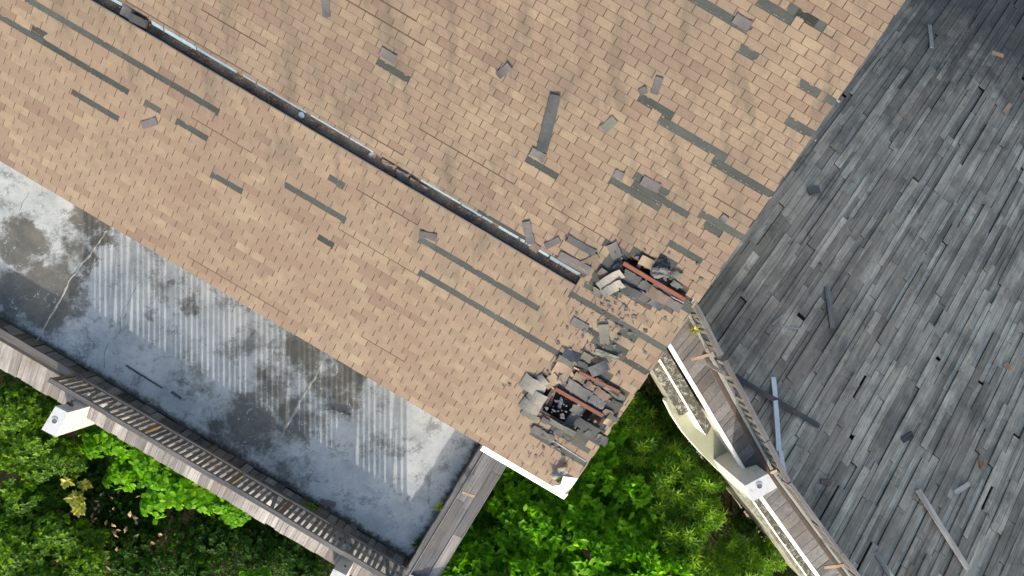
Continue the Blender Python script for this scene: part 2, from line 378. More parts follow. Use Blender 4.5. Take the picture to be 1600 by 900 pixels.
zl = [[RF.hit(*p) for p in z] for z in ZONES]; hl = [[RF.hit(*p) for p in z] for z in HOLES]; wl = [[RF.hit(*p) for p in z] for z in WHITES]
# ---- the underlayer sheet (the roof), in row strips, with the holes left open
mb = MB()
def srange(s0, s1, left):
    if not left: return [(s0, s1)]
    return sub([(s0, s1)], [(S_G0, S_G1)])
for i in range(NR):
    for h in (0, 1, 2):
        s0, s1 = S_E + (i + h / 3) * E, S_E + (i + (h + 1) / 3) * E; sm = (s0 + s1) / 2
        cuts = [c for z in hl + wl for c in scan(z, sm)]
        for left in (True, False):
            iv = [(amin(sm), A_GE)] if left else [(A_GE, amax(sm) - .012)]
            for (a, b) in sub(iv, cuts):
                for (u0, u1) in srange(s0, s1, left):
                    if u1 - u0 > .004: mb.box(((a + b) / 2, (u0 + u1) / 2, -.009), ((b - a) / 2, 0, 0), (0, (u1 - u0) / 2, 0), (0, 0, .009), .35 + .3 * rnd.random())
roof = mb.build('roof', M['undertan'], house, roofm)
for (x0, y0, x1, y1) in STRIPS:
    s = RF.hit((x0 + x1) / 2, (y0 + y1) / 2)[1]; i = int((s - S_E) // E); a0, a1 = RF.hit(x0, y0)[0], RF.hit(x1, y1)[0]
    for q in range(max(1, round((a1 - a0) / (3 * T)))):
        n_ = max(1, round((a1 - a0) / (3 * T))); b0, b1 = a0 + (a1 - a0) * q / n_, a0 + (a1 - a0) * (q + 1) / n_
        b0, b1 = b0 - (.01 if q == 0 else -.002), min(b1 + (.01 if q == n_ - 1 else -.002), amax(s) - .012)
        if any(c0 < (b0 + b1) / 2 < c1 for z in HOLES for (c0, c1) in scan([RF.hit(*p) for p in z], s)): continue
        u0, u1 = S_E + i * E - .004, S_E + (i + 1) * E + .004
        if (b0 + b1) / 2 < A_GE and u1 > S_G0 and u0 < S_G1:
            if u1 - S_G1 > S_G0 - u0: u0 = max(u0, S_G1 + .003)
            else: u1 = min(u1, S_G0 - .003)
        if u1 - u0 < .02: continue
        bs = MB().box(((b0 + b1) / 2, (u0 + u1) / 2, .0005), ((b1 - b0) / 2, 0, 0), (0, (u1 - u0) / 2, 0), (0, 0, .0008), rnd.random()); bs.build('bared_strip', M['under'], roof)
for z in ZONES[:2]:
    zf = MB(); zp = [RF.hit(*p) for p in z]
    for i in range(NR):
        for h in (0, 1, 2):
            s0, s1 = S_E + (i + h / 3) * E, S_E + (i + (h + 1) / 3) * E; sm = (s0 + s1) / 2
            for (a, b) in sub([(a, min(b, amax(sm) - .014)) for (a, b) in scan(zp, sm)], [c for q in hl + wl for c in scan(q, sm)] + ([(-99, A_GE)] if S_G0 - .03 < sm < S_G1 + .03 else [])):
                if b - a > .01: zf.box(((a + b) / 2, sm, .0012), ((b - a) / 2, 0, 0), (0, (s1 - s0) / 2, 0), (0, 0, .0008), .3 + .4 * rnd.random())
    zf.build('bared_felt', M['under'], roof)
# ---- shingle tabs
def tab_geo(mb, a0, a1, s0, s1, tt, lift=0.0, o=(0, 0)):
    a0 -= o[0]; a1 -= o[0]; s0 -= o[1]; s1 -= o[1]
    zt, zb = .010 + lift, .003
    vs = [(a0, s0, zt - .006), (a1, s0, zt - .006), (a1, s1, .0005), (a0, s1, .0005), (a0, s0, zt), (a1, s0, zt), (a1, s1, zb), (a0, s1, zb)]
    mb.add(vs, [(4, 5, 6, 7), (0, 1, 5, 4), (1, 2, 6, 5), (3, 0, 4, 7), (0, 3, 2, 1)], tt)
tabs = []
patch = random.Random(3)
for i in range(NR):
    s0 = S_E + i * E; s1 = s0 + E; sm = (s0 + s1) / 2
    off = (i % 2) * T / 2 + (i % 7) * .013 + rnd.uniform(-.01, .01)
    cuts = miss.get(i, []) + [c for z in zl for c in scan(z, sm)]
    k0 = int((amin(sm) - off) / T) - 1
    a = off + k0 * T
    base = .5; slip, slipn = 0.0, 0
    while a < amax(sm):
        if rnd.random() < .4: base = rnd.random()
        if slipn > 0: slipn -= 1
        else:
            slip = 0.0
            if patch.random() < .012: slip, slipn = patch.uniform(.012, .02), patch.randint(2, 7)
        tt = min(1, max(0, .55 * base + .45 * rnd.random()))
        nearg = s1 > S_G0 and s0 < S_G1
        for left in ((True, False) if nearg else (None,)):
            lo, hi = (amin(sm), amax(sm)) if left is None else (amin(sm), A_GE) if left else (A_GE, amax(sm))
            lo, hi = max(lo, a), min(hi, a + T)
            if hi - lo < .02: continue
            for (p, q) in sub([(lo, hi)], cuts):
                if q - p < .03: continue
                for (u0, u1) in srange(s0, s1, left):
                    if u1 - u0 < .025: continue
                    full = q - p > T - .001 and u1 - u0 > E - .001
                    tabs.append((p + .0075, q - .0075 if q < amax(sm) - .001 else q, u0 + (.006 if s0 > S_G1 else .003) + slip, u1, tt, full, any(c0 - .02 < (p + q) / 2 < c1 + .02 for (c0, c1) in miss.get(i + 1, []))))
        a += T
def inframe(a, s):
    x, y = RF.pix(a, s); return 8 < x < 1592 and 5 < y < 895
cand = sorted([j for j, t in enumerate(tabs) if t[5] and inframe((t[0] + t[1]) / 2, (t[2] + t[3]) / 2)], key=lambda j: -tabs[j][2])[:300]
cand = set(cand)
field = MB(); variants = []
for k in range(14):
    v = MB(); tab_geo(v, -T / 2 + .0075, T / 2 - .0075, 0, E - .006, k / 13, .001 * (k % 3)); variants.append(v.mesh('shingle', M['shingle']))
for j, (a0, a1, s0, s1, tt, full, ext) in enumerate(tabs):
    if ext: s1 += .026
    lift = .012 if rnd.random() < .025 else .002 * rnd.random()
    if j in cand:
        o = link('shingle', variants[min(13, int(tt * 14))], roof); o.location = ((a0 + a1) / 2, s0, 0)
    else: tab_geo(field, a0, a1, s0, s1, tt, lift)
field.build('shingle_field', M['shingle'], roof, kind='stuff')
sl_ = MB()
for (i, a0, a1) in SEALS:
    s = S_E + i * E + .032; a = a0 + .02
    while a < a1 - .04:
        l = rnd.uniform(.015, .04)
        if rnd.random() < .55: sl_.box((a + l / 2, s, .003), (l / 2, 0, 0), (0, .008, 0), (0, 0, .003), rnd.random())
        a += l + rnd.uniform(.015, .035)
tr_ = MB()
for (i, a0, a1) in SEALS:
    a = a0 + rnd.uniform(0, .2); s1 = S_E + (i + 1) * E
    while a < a1 - .03:
        l = rnd.uniform(.02, .13); dp = rnd.uniform(.006, .028); l = min(l, a1 - a)
        vs = [(a, s1 + .004, .006), (a + l, s1 + .004, .006), (a + l * rnd.uniform(.6, 1), s1 - dp * rnd.uniform(.3, 1), .009), (a + l * rnd.uniform(.3, .6), s1 - dp, .010), (a + l * rnd.uniform(0, .25), s1 - dp * rnd.uniform(.3, 1), .009)]
        tr_.add(vs, [(4, 3, 2, 1, 0)], rnd.random()); a += l + rnd.uniform(.3, 1.6)
    for (ae, sg) in ((a0, 1), (a1, -1)):
        if rnd.random() < .2:
            s0 = S_E + i * E; h_ = rnd.uniform(.03, .1); wv = rnd.uniform(.015, .05) * sg
            q = [(ae - .004 * sg, s0 + .01, .009), (ae + wv, s0 + .01 + h_ * .2, .010), (ae + wv * .5, s0 + h_, .009), (ae - .004 * sg, s0 + h_ + .02, .008)]
            tr_.add(q, [(0, 1, 2, 3) if sg > 0 else (3, 2, 1, 0)], rnd.random())
tr_.build('torn_remnants', M['shingle'], roof, kind='stuff')
sl_.build('sealant_dashes', M['seal'], roof, kind='stuff')
# ---- gutter slot
gl = amin(0); gu = MB()
def gquad(s0, z0, s1, z1, mb_, tt=.5, a0=None, a1=None, th=.006):
    a0 = gl if a0 is None else a0; a1 = A_GE if a1 is None else a1
    c = Vector(((a0 + a1) / 2, (s0 + s1) / 2, (z0 + z1) / 2)); d = Vector((0, s1 - s0, z1 - z0)) / 2
    n = Vector((1, 0, 0)).cross(d).normalized() * th / 2
    mb_.box(c, ((a1 - a0) / 2, 0, 0), d, n, tt)
gquad(S_G0, -.11, S_G1 - .06, -.11, gu)
gu.build('gutter', M['litter'], roof)
gd = MB(); gquad(S_G1 - .004, -.12, S_G1 + .001, -.021, gd); gquad(S_G1 - .07, -.112, S_G1, -.112, gd); gd.build('gutter_back', M['litter'], roof)
for (x0, x1, wq) in ((60, 204, .07), (229, 298, .075), (300, 362, .055), (372, 470, .04), (478, 575, .032), (650, 712, .042), (714, 762, .05), (772, 802, .06), (806, 850, .065), (853, 904, .08)):
    g2 = MB(); a0 = RF.hit(x0, 4 + (x0 - 150) * .583)[0]; a1 = RF.hit(x1, 4 + (x1 - 150) * .583)[0]
    gquad(S_G1 - wq, -.03 - wq * .62, S_G1 + .002, -.021, g2, rnd.random(), a0, a1); g2.build('gutter_side', M['blue'], roof)
g3 = MB()
gquad(S_G0 - .002, -.02, S_G0 - .002, -.16, g3); gquad(S_G0 - .018, .014, S_G0 + .004, .016, g3)
a = gl
g3.build('gutter_lip', M['lip'], roof)
g4 = MB(); g4.box((A_GE, (S_G0 + S_G1) / 2, -.09), (.006, 0, 0), (0, .11, 0), (0, 0, .07)); g4.build('gutter_end', M['dark'], roof)
lit = MB()
for k in range(1500):
    aa = gl + (A_GE - gl) * rnd.random(); q = noise_v = math.sin(aa * 1.7) + math.sin(aa * 4.1 + 1)
    if q < -.3 and rnd.random() < .7: continue
    ss = S_G0 + .01 + rnd.random() ** 1.3 * .14; r = rnd.uniform(.008, .026); an = rnd.random() * 6.28
    ax = Vector((math.cos(an), math.sin(an), rnd.uniform(-.4, .4))) * r; ay = Vector((-math.sin(an), math.cos(an), rnd.uniform(-.4, .4))) * r * .5
    c = Vector((aa, ss, -.10 + rnd.random() * .03)); lit.add([c - ax, c + ay, c + ax, c - ay], [(0, 1, 2, 3)], rnd.random())
lit.build('leaf_litter', M['litter2'], roof, kind='stuff')
br = MB()
for (x, y) in ((255, 41), (400, 128), (545, 215), (752, 340), (820, 380)):
    a = RF.hit(x, y)[0]; br.box((a, S_G1 - .035, -.045), (.012, 0, 0), (0, .035, .03), (0, .004, -.006))
br.build('gutter_bracket', M['dark'], roof)
# ---- fascia along the eave past the terrace, barge board, purlins, ceiling, walls
fa0, fa1 = RF.hit(757, 694)[0], amax(S_E)
fm = MB()
prof = [(.012, -.004), (-.155, -.05), (-.165, -.21), (-.10, -.23), (.012, -.12)]
vs = [(a, S_E + p[0], p[1]) for a in (fa0, fa1 + .02) for p in prof]
fm.add(vs, [(0, 1, 2, 3, 4), (9, 8, 7, 6, 5)] + [(i, (i + 5), (i + 1) % 5 + 5, (i + 1) % 5) for i in range(5)])
fm.build('eave_fascia', M['white'], roof)
cw = [RF.hit(*p) for p in ((880, 744), (903, 747), (893, 761), (881, 771), (864, 759), (876, 757))]
MB().prism(cw, .001, .012).build('eave_corner', M['white'], roof)
bm_ = MB(); e0, e1 = (amax(S_E) - .055, S_E - .0), (amax(S_TOP) - .055, S_TOP)
bm_.beam((e0[0], e0[1], -.13), (e1[0], e1[1], -.13), .10, .20)
bm_.build('barge_board', M['white'], roof)
def strip_beam(name, m, x0, y0, x1, y1, z, wd, ht, tt=.5, parent=None):
    p, q = RF.hit(x0, y0), RF.hit(x1, y1)
    b_ = MB().beam((p[0], p[1], z), (q[0], q[1], z), wd, ht, tt=tt)
    return b_.build(name, m, parent or roof)
for (x0, y0, x1, y1, z, wd) in ((974, 410, 1070, 467, .035, .075), (905, 580, 968, 611, .02, .065), (868, 606, 942, 648, .02, .08), (838, 644, 862, 656, -.02, .075)):
    strip_beam('purlin', M['red'], x0, y0, x1, y1, z, wd, .07, rnd.random())
strip_beam('batten', M['pine'], 857, 601, 871, 610, .012, .025, .03)
strip_beam('batten', M['pine'], 897, 573, 921, 586, .02, .03, .03)
strip_beam('batten', M['metal'], 1035, 456, 1068, 473, .012, .025, .02)
strip_beam('batten', M['metal'], 905, 664, 935, 684, .012, .015, .012)
strip_beam('batten', M['metal'], 858, 684, 915, 720, .014, .02, .012)
for (x0, y0, x1, y1) in ((1040, 470, 1080, 400), (985, 440, 1015, 395), (843, 650, 875, 590), (905, 690, 945, 620)):
    strip_beam('rafter', M['ceil'], x0, y0, x1, y1, -.16, .07, .14)
cl = MB()
for (x, y, r) in ((1020, 435, 1.0), (895, 635, 1.0)):
    a, s = RF.hit(x, y); cl.box((a - .1, s, -.42), (r, 0, 0), (0, .8, 0), (0, 0, .01))
cl.build('ceiling', M['ceil'], roof)
jm = MB()
for k in range(45):
    x, y = rnd.uniform(862, 905), rnd.uniform(618, 660); a, s = RF.hit(x, y); r = rnd.uniform(.012, .045); an = rnd.random() * 6.28
    ax = Vector((math.cos(an), math.sin(an), rnd.uniform(-.5, .5))) * r; ay = Vector((-math.sin(an), math.cos(an), rnd.uniform(-.5, .5))) * r * .3
    jm.box((a, s, -.36 + rnd.random() * .08), ax, ay, ax.cross(ay).normalized() * .008, rnd.random())
jm.build('attic_rubble', M['ceil'], roof, kind='stuff')
# walls under the roof
wm = MB()
def wallseg(a0, s0, a1, s1, drop=.25):
    p, q = RF.at(a0, s0), RF.at(a1, s1)
    d = (q - p); d.z = 0; n = Vector((-d.y, d.x, 0)).normalized() * .1
    vs = []
    for off in (n, -n):
        vs += [into(house, (p.x + off.x, p.y + off.y, -5)), into(house, (q.x + off.x, q.y + off.y, -5)), into(house, (q.x + off.x, q.y + off.y, q.z - drop)), into(house, (p.x + off.x, p.y + off.y, p.z - drop))]
    wm.add(vs, [(0, 1, 2, 3), (7, 6, 5, 4), (3, 2, 6, 7), (0, 3, 7, 4), (1, 5, 6, 2), (0, 4, 5, 1)])
wallseg(gl, S_E + 1.0, amax(S_E) - .75, S_E + 1.0); wallseg(amax(S_E) - .7, S_E + 1.0, amax(S_TOP) - .7, S_TOP)
wm.build('wall', M['wall'], house)

# ---- bent sheets: folded flaps stay with the roof, loose pieces are things
def sheet_mesh(name, Ln, Wd, m, curl=0.0, th=.006, nx=7, ragged=.0, twist=0.0, wave=0.0, tt=.5, seed=0):
    r = random.Random(seed); mb = MB(); top = []; ny = 3
    for i in range(nx):
        u = i / (nx - 1)
        for j in range(ny):
            v = j / (ny - 1) - .5
            x = (u - .5) * Ln; e = ragged * (r.random() - .5) if i in (0, nx - 1) else 0
            y = v * Wd + (ragged * .5 * (r.random() - .5) if j != 1 else 0)
            z = curl * (2 * u - 1) ** 2 if curl > 0 else -curl * (1 - (2 * u - 1) ** 2)
            z += twist * (u - .5) * v * 2 + abs(twist) * .5 + wave * math.sin(u * 7 + v * 3) + abs(wave)
            top.append((x + e, y, z))
    n = len(top); vs = top + [(x, y, z - th) for (x, y, z) in top]; fs = []
    I = lambda i, j: i * ny + j
    for i in range(nx - 1):
        for j in range(ny - 1):
            q = (I(i, j), I(i + 1, j), I(i + 1, j + 1), I(i, j + 1)); fs += [q, tuple(k + n for k in q[::-1])]
    for i in range(nx - 1):
        for j in (0, ny - 1):
            q = (I(i, j), I(i + 1, j), I(i + 1, j) + n, I(i, j) + n); fs.append(q if j else q[::-1])
    for j in range(ny - 1):
        for i in (0, nx - 1):
            q = (I(i, j), I(i, j + 1), I(i, j + 1) + n, I(i, j) + n); fs.append(q[::-1] if i else q)
    mb.add(vs, fs, tt); return mb.mesh(name, m)
def on_frame(fr, x0, y0, x1, y1, z):
    p, q = fr.hit(x0, y0), fr.hit(x1, y1); d = Vector((q[0] - p[0], q[1] - p[1], 0))
    m = rotz_frame(((p[0] + q[0]) / 2, (p[1] + q[1]) / 2, z), d); return m, d.length
def flap(name, x0, y0, x1, y1, wpx, m, z=.014, pitch=0.0, roll=0.0, **k):
    mm, ln = on_frame(RF, x0, y0, x1, y1, z)
    mm = mm @ Matrix.Rotation(pitch, 4, 'Y') @ Matrix.Rotation(roll, 4, 'X')
    return link(name, sheet_mesh(name, ln, wpx * .0122, m, seed=rnd.randrange(9999), **k), roof, mm)
def loose(name, x0, y0, x1, y1, wpx, m, label, cat, z=.016, pitch=0.0, roll=0.0, fr=None, group=None, sc=.0122, **k):
    fr = fr or RF
    mm, ln = on_frame(fr, x0, y0, x1, y1, z)
    mm = fr.m @ mm @ Matrix.Rotation(pitch, 4, 'Y') @ Matrix.Rotation(roll, 4, 'X')
    return thing(link(name, sheet_mesh(name, ln, wpx * sc, m, seed=rnd.randrange(9999), **k), None, mm), label, cat, group)
FL, SLT, DK, TE, PF, BB = M['flap'], M['slate'], M['darkfelt'], M['teal'], M['palefelt'], M['brownb']
# folded-back tabs still hanging on the roof
for (x0, y0, x1, y1, w_, m) in ((595, 80, 619, 94, 13, FL), (1148, 28, 1172, 42, 13, FL), (656, 366, 683, 372, 12, FL), (830, 236, 852, 249, 13, FL), (960, 270, 974, 276, 11, FL),
        (873, 398, 922, 424, 14, FL), (887, 372, 930, 396, 11, SLT), (893, 500, 918, 514, 14, FL), (998, 146, 1010, 140, 10, FL), (955, 380, 965, 402, 16, FL), (910, 412, 935, 400, 9, BB)):
    flap('folded_shingle', x0, y0, x1, y1, w_, m, curl=.012, ragged=.02, tt=rnd.random(), roll=R(5))
# broken boards and tabs around the two holes
for (x0, y0, x1, y1, w_, m, p, r_) in (
        (975, 425, 1000, 440, 13, SLT, .02, .1), (1000, 442, 1016, 450, 13, SLT, -.03, .05), (968, 445, 1000, 462, 12, SLT, 0, .03), (996, 458, 1018, 470, 15, FL, .03, 0), (1012, 452, 1042, 470, 16, BB, 0, .02),
        (1036, 466, 1064, 482, 14, FL, 0, .03), (1015, 468, 1035, 480, 13, DK, 0, 0), (1020, 442, 1050, 460, 8, SLT, .04, .05), (1052, 425, 1064, 433, 10, TE, 0, 0), (1050, 440, 1062, 450, 9, TE, 0, 0),
        (886, 597, 922, 620, 19, DK, .02, .08), (922, 620, 944, 633, 15, DK, .05, -.05), (897, 585, 914, 594, 15, BB, .1, .1), (916, 598, 930, 606, 12, BB, 0, .1), (930, 607, 950, 622, 14, BB, 0, .05),
        (930, 593, 968, 614, 11, SLT, .0, 0), (945, 602, 975, 622, 10, TE, 0, 0), (893, 634, 908, 643, 15, SLT, .15, .1), (900, 656, 935, 676, 16, SLT, 0, .03), (915, 674, 938, 686, 12, SLT, 0, 0),
        (932, 682, 948, 690, 15, FL, 0, 0), (943, 640, 958, 648, 10, BB, 0, 0), (950, 648, 965, 656, 9, TE, 0, 0), (858, 655, 898, 678, 10, TE, .0, 0), (845, 652, 858, 660, 10, SLT, .2, 0),
        (815, 642, 842, 655, 10, TE, 0, 0), (872, 558, 896, 572, 12, TE, .0, .05), (903, 566, 924, 576, 9, SLT, 0, 0), (908, 552, 925, 562, 13, TE, 0, .1), (850, 676, 866, 686, 12, DK, 0, 0),
        (832, 668, 856, 682, 14, FL, 0, .06), (872, 588, 886, 596, 10, DK, .1, 0), (955, 625, 972, 634, 8, SLT, 0, 0), (925, 452, 940, 460, 12, TE, 0, 0), (935, 422, 950, 432, 13, BB, .1, 0), (962, 414, 970, 420, 12, DK, 0, 0)):
    flap('broken_board', x0, y0, x1, y1, w_, m, z=.014 + rnd.random() * .02, pitch=p, roll=r_, th=.006, tt=rnd.random(), ragged=.045, curl=rnd.choice((.0, .012, .02, -.015)), twist=rnd.uniform(-.03, .03))
scr = MB()
for k in range(420):
    x, y = rnd.choice(((890, 620), (1010, 440), (940, 540), (960, 480), (880, 690))); p_ = RF.hit(x + rnd.gauss(0, 34), y + rnd.gauss(0, 26))
    if p_[0] > amax(p_[1]) - .12: continue
    r = rnd.choice((.012, .018, .03, .05)); an = [rnd.random() * 6.28]
    pts = []
    for q in range(rnd.randint(3, 6)): an.append(an[-1] + rnd.uniform(.7, 1.7))
    an = [v for v in an if v < an[0] + 6.0]
    z_ = .014 + rnd.random() * .01
    if len(an) >= 3: scr.add([(p_[0] + r * rnd.uniform(.5, 1.3) * math.cos(v), p_[1] + r * rnd.uniform(.4, 1) * math.sin(v), z_ + rnd.uniform(0, .012)) for v in an], [tuple(range(len(an)))], rnd.random())
scr.build('shingle_scraps', M['flap'], roof, kind='stuff')
# whole tan tabs left between
for (x0, y0, x1, y1, w_) in ((852, 600, 872, 588, 18), (866, 572, 890, 585, 24), (878, 590, 896, 582, 12), (1000, 404, 1020, 414, 15), (945, 655, 956, 662, 12)):
    flap('shingle_patch', x0, y0, x1, y1, w_, M['shingle'], z=.03, curl=.03, tt=.6)
# loose pieces
loose('shingle_strip', 508, -4, 511, 27, 12, FL, 'narrow grey shingle strip lying upright at the top edge of the frame', 'roof shingle', tt=.7, ragged=.02, curl=.01)
loose('loose_shingle', 778, 119, 797, 103, 11, FL, 'small curled grey shingle scrap alone on the upper tan slope, left of the long strip', 'roof shingle', curl=.03, tt=.6)
loose('shingle_strip', 868, 148, 847, 236, 16, SLT, 'longest torn dark strip lying across the courses of the upper tan slope', 'roof shingle', tt=1, curl=.02, wave=.01, ragged=.03)
loose('loose_shingle', 942, 203, 961, 186, 13, TE, 'pale greenish shingle tab lying loose right of the longest torn strip', 'roof shingle', tt=.9, curl=.01)
loose('loose_shingle', 1022, 147, 1031, 121, 11, FL, 'upright narrow grey tab standing beside a torn corner on the upper slope', 'roof shingle', tt=.6, curl=.01)
loose('loose_shingle', 1003, 281, 1030, 295, 14, FL, 'grey shingle tab lying over three bared strips near the gable edge', 'roof shingle', tt=.8, curl=.012)
loose('loose_shingle', 1127, 346, 1135, 338, 11, FL, 'tiny grey shingle scrap beside the bared strip closest to the gable edge', 'roof shingle', tt=.7, curl=.01)
loose('shingle_strip', 822, 346, 830, 381, 13, FL, 'grey strip stretched from the gutter up onto the tan slope', 'roof shingle', tt=.8, curl=.01, wave=.006)
loose('loose_shingle', 830, 382, 842, 391, 12, BB, 'brown shingle scrap at the blue gutter edge, below the grey strip', 'roof shingle', tt=.4, curl=.01)
loose('loose_shingle', 852, 385, 875, 374, 10, FL, 'grey tab lying aslant above the blue gutter near its broken end', 'roof shingle', tt=.5, curl=.015)
loose('loose_shingle', 223, 196, 246, 189, 12, FL, 'lilac grey shingle tab lying loose on the lower tan slope', 'roof shingle', tt=1, curl=.012)
loose('teal_panel', 943, 506, 945, 536, 15, TE, 'upright pale teal felt panel between the two holes in the roof', 'felt panel', tt=.9, curl=.01, th=.012, z=.03)
loose('felt_panel', 930, 548, 966, 560, 9, TE, 'pale crumpled green strip beside the upright teal panel', 'felt panel', tt=1, wave=.012, z=.03, ragged=.04)
loose('lifted_shingle', 881, 548, 906, 560, 14, DK, 'dark blue shingle tipped up with a pale edge, above the lower hole', 'roof shingle', z=.06, roll=R(-25), tt=1, curl=.01, th=.012)
loose('lifted_shingle', 922, 580, 950, 568, 17, DK, 'large curled dark sheet arching over the upper red purlin of the lower hole', 'roof sheet', z=.06, tt=1, curl=-.05, th=.008, roll=R(-8))
loose('curled_sheet', 817, 592, 850, 612, 26, PF, 'palest rounded sheet curling up at the upper left of the lower hole', 'roof sheet', tt=.75, curl=-.05, ragged=.05, z=.02)
loose('curled_sheet', 826, 612, 852, 627, 21, PF, 'middle of three grey sheets overlapped at the left of the lower hole', 'roof sheet', tt=.55, curl=-.05, z=.03, ragged=.02)
loose('curled_sheet', 815, 626, 843, 641, 20, PF, 'lowest of three grey sheets overlapped at the left of the lower hole', 'roof sheet', tt=.35, curl=-.05, z=.03, ragged=.02)
loose('curled_sheet', 842, 586, 856, 602, 12, PF, 'small pale curled sheet at the top left corner of the lower hole', 'roof sheet', tt=.6, curl=-.04, z=.03, ragged=.02)
loose('folded_sheet', 935, 446, 972, 424, 16, PF, 'pale greenish sheet folded up beside the upper hole, upper half', 'roof sheet', tt=.8, curl=.06, z=.05, roll=R(15), ragged=.02)
loose('folded_sheet', 943, 458, 973, 440, 15, PF, 'pale greenish sheet folded up beside the upper hole, lower half', 'roof sheet', tt=.95, curl=.06, z=.04, roll=R(8), ragged=.03)
loose('crumpled_flashing', 862, 742, 886, 730, 14, PF, 'crumpled grey flashing at the white eave corner', 'flashing', tt=.6, wave=.03, z=.06, ragged=.06, curl=.02)
# lumps: the dark bag and the grey rag
def lump(name, x, y, rx, ry, rz, z, m, label, cat, fr=RF, seed=1, ang=0):
    bm = bmesh.new(); bmesh.ops.create_icosphere(bm, subdivisions=3, radius=1); r = random.Random(seed)
    ph = [r.random() * 6 for _ in range(9)]
    for v in bm.verts:
        c = v.co; k = 1 + .16 * math.sin(4 * c.x + ph[0] + 3 * c.y) + .13 * math.sin(6 * c.y + ph[1]) + .10 * math.sin(9 * c.z + 5 * c.x + ph[2]) + .07 * math.sin(13 * c.x - 8 * c.y + ph[3])
        v.co = Vector((c.x * rx, c.y * ry, max(c.z, -.35) * rz)) * k
    me = bpy.data.meshes.new(name); bm.to_mesh(me); bm.free(); me.materials.append(m)
    at = me.attributes.new('tint', 'FLOAT', 'FACE'); at.data.foreach_set('value', [.5] * len(me.polygons))
    a, s = fr.hit(x, y); mm = fr.m @ Matrix.Translation((a, s, z)) @ Matrix.Rotation(ang, 4, 'Z')
    return thing(link(name, me, None, mm), label, cat)
lump('crumpled_felt', 1033, 422, .17, .13, .09, .04, M['darkfelt'], 'crumpled dark felt bundle bulging out of the upper hole', 'roofing felt', seed=2, ang=.4)
lump('grey_rag', 874, 638, .045, .12, .04, -.26, M['rag'], 'small light grey rag lying deep inside the lower hole', 'rag', seed=4, ang=.3)
loose('fallen_board', 862, 612, 853, 640, 13, BB, 'short brown board tilted inside the left end of the lower hole', 'board', z=-.2, th=.02, tt=.9)
loose('bent_cover', 190, 14, 208, 26, 16, DK, 'dark green sheet piece lying across the gutter beside a grey box', 'roof sheet', z=-.01, tt=.4, curl=.02)
d0 = empty('downpipe_head', RF.at(*RF.hit(220, 33), .0), 'grey box with a round black opening sitting in the blue gutter', 'rainwater head')
bx = MB(); p = RF.x; q = RF.y
bx.beam(RF.at(*RF.hit(206, 27), .01) - d0.location, RF.at(*RF.hit(229, 38), .0) - d0.location, .15, .07, up=RF.n, tt=.3); bx.build('head_box', M['slate'], d0)
bx = MB(); cc = RF.at(*RF.hit(227, 34), .042) - d0.location
bx.tube([cc, cc + RF.n * .006], .028, 14); bx.build('opening', M['dark'], d0)
for (x0, y0, x1, y1, w_, m, lab, nm) in (
        (575, 238, 584, 245, 13, PF, 'pale grey scrap lying in the dark gutter, highest of the gutter rubbish', 'gutter_scrap'),
        (594, 252, 616, 266, 9, BB, 'brown board piece lying lengthwise in the gutter', 'gutter_board'),
        (617, 272, 636, 281, 14, FL, 'blue grey crumpled sheet blocking the gutter at mid length', 'gutter_sheet'),
        (637, 283, 664, 300, 12, BB, 'brown rusty strip lying in the gutter below the blue grey sheet', 'gutter_board'),
        (872, 424, 884, 434, 12, BB, 'brown bent scrap in the gutter near its open black end', 'gutter_scrap'),
        (728, 335, 742, 343, 10, SLT, 'grey tongue of felt drooping into the gutter beside a bared green strip', 'gutter_felt')):
    loose(nm, x0, y0, x1, y1, w_, m, lab, 'gutter debris', z=-.085, tt=.8, wave=.015, ragged=.03)
bk = MB(); a, s = RF.hit(469, 180); bk.tube([(a, s, -.10), (a, s, -.05)], [.055, .06], 14)
bko = bk.build('bucket', M['blue'], None, RF.m); thing(bko, 'small round blue pot standing in the gutter', 'pot')

# ================================================================== TERRACE
def lineX(p, q, z, ext0=0, ext1=0):
    a, b = W(*p, z), W(*q, z); d = (b - a).normalized(); return a - d * ext0, b + d * ext1
nb = Vector((-.507, -.862, 0))                    # outward from the long terrace edge
tb0, tb1 = lineX((0, 497), (637, 872), 0, 1.6, .12)   # foot of the parapet
rr0, rr1 = W(748, 697, 0), W(637, 880, 0)            # foot of the short parapet
dl = (tb1 - tb0).normalized(); dr = (rr1 - rr0).normalized(); nr = Vector((-dr.y, dr.x, 0));
if nr.x < 0: nr = -nr
corner = tb1
pback = RF.at(gl, S_E + 1.1); pback2 = RF.at(RF.hit(757, 694)[0] + .6, S_E + 1.1)
tp = [tb0, tb1, W(700, 776, 0), rr0 + (rr0 - rr1).normalized() * 1.4, Vector((pback.x - .2, pback.y, 0))]
ter = MB().prism([(p.x, p.y) for p in tp], -5, 0).build('terrace', M['terrace'], kind='structure')
def ribbon(name, pts, wd, ht, m, z=0, seed=1):
    r = random.Random(seed); mb = MB(); P = []
    for (p, q) in zip(pts, pts[1:]):
        n = max(2, int(math.hypot(q[0] - p[0], q[1] - p[1]) / 6))
        for k in range(n): P.append(W(p[0] + (q[0] - p[0]) * k / n + r.uniform(-1.2, 1.2), p[1] + (q[1] - p[1]) * k / n + r.uniform(-1.2, 1.2), z))
    P.append(W(*pts[-1], z)); vs = []
    for i, p in enumerate(P):
        d = (P[min(i + 1, len(P) - 1)] - P[max(0, i - 1)]).normalized(); s_ = Vector((-d.y, d.x, 0)) * wd * r.uniform(.5, 1.2) / 2
        vs += [p + s_, p - s_, p + Vector((0, 0, ht))]
    fs = []
    for i in range(len(P) - 1):
        b = i * 3; fs += [(b, b + 3, b + 5, b + 2), (b + 2, b + 5, b + 4, b + 1)]
    mb.add(vs, fs); return mb.build(name, m, ter)
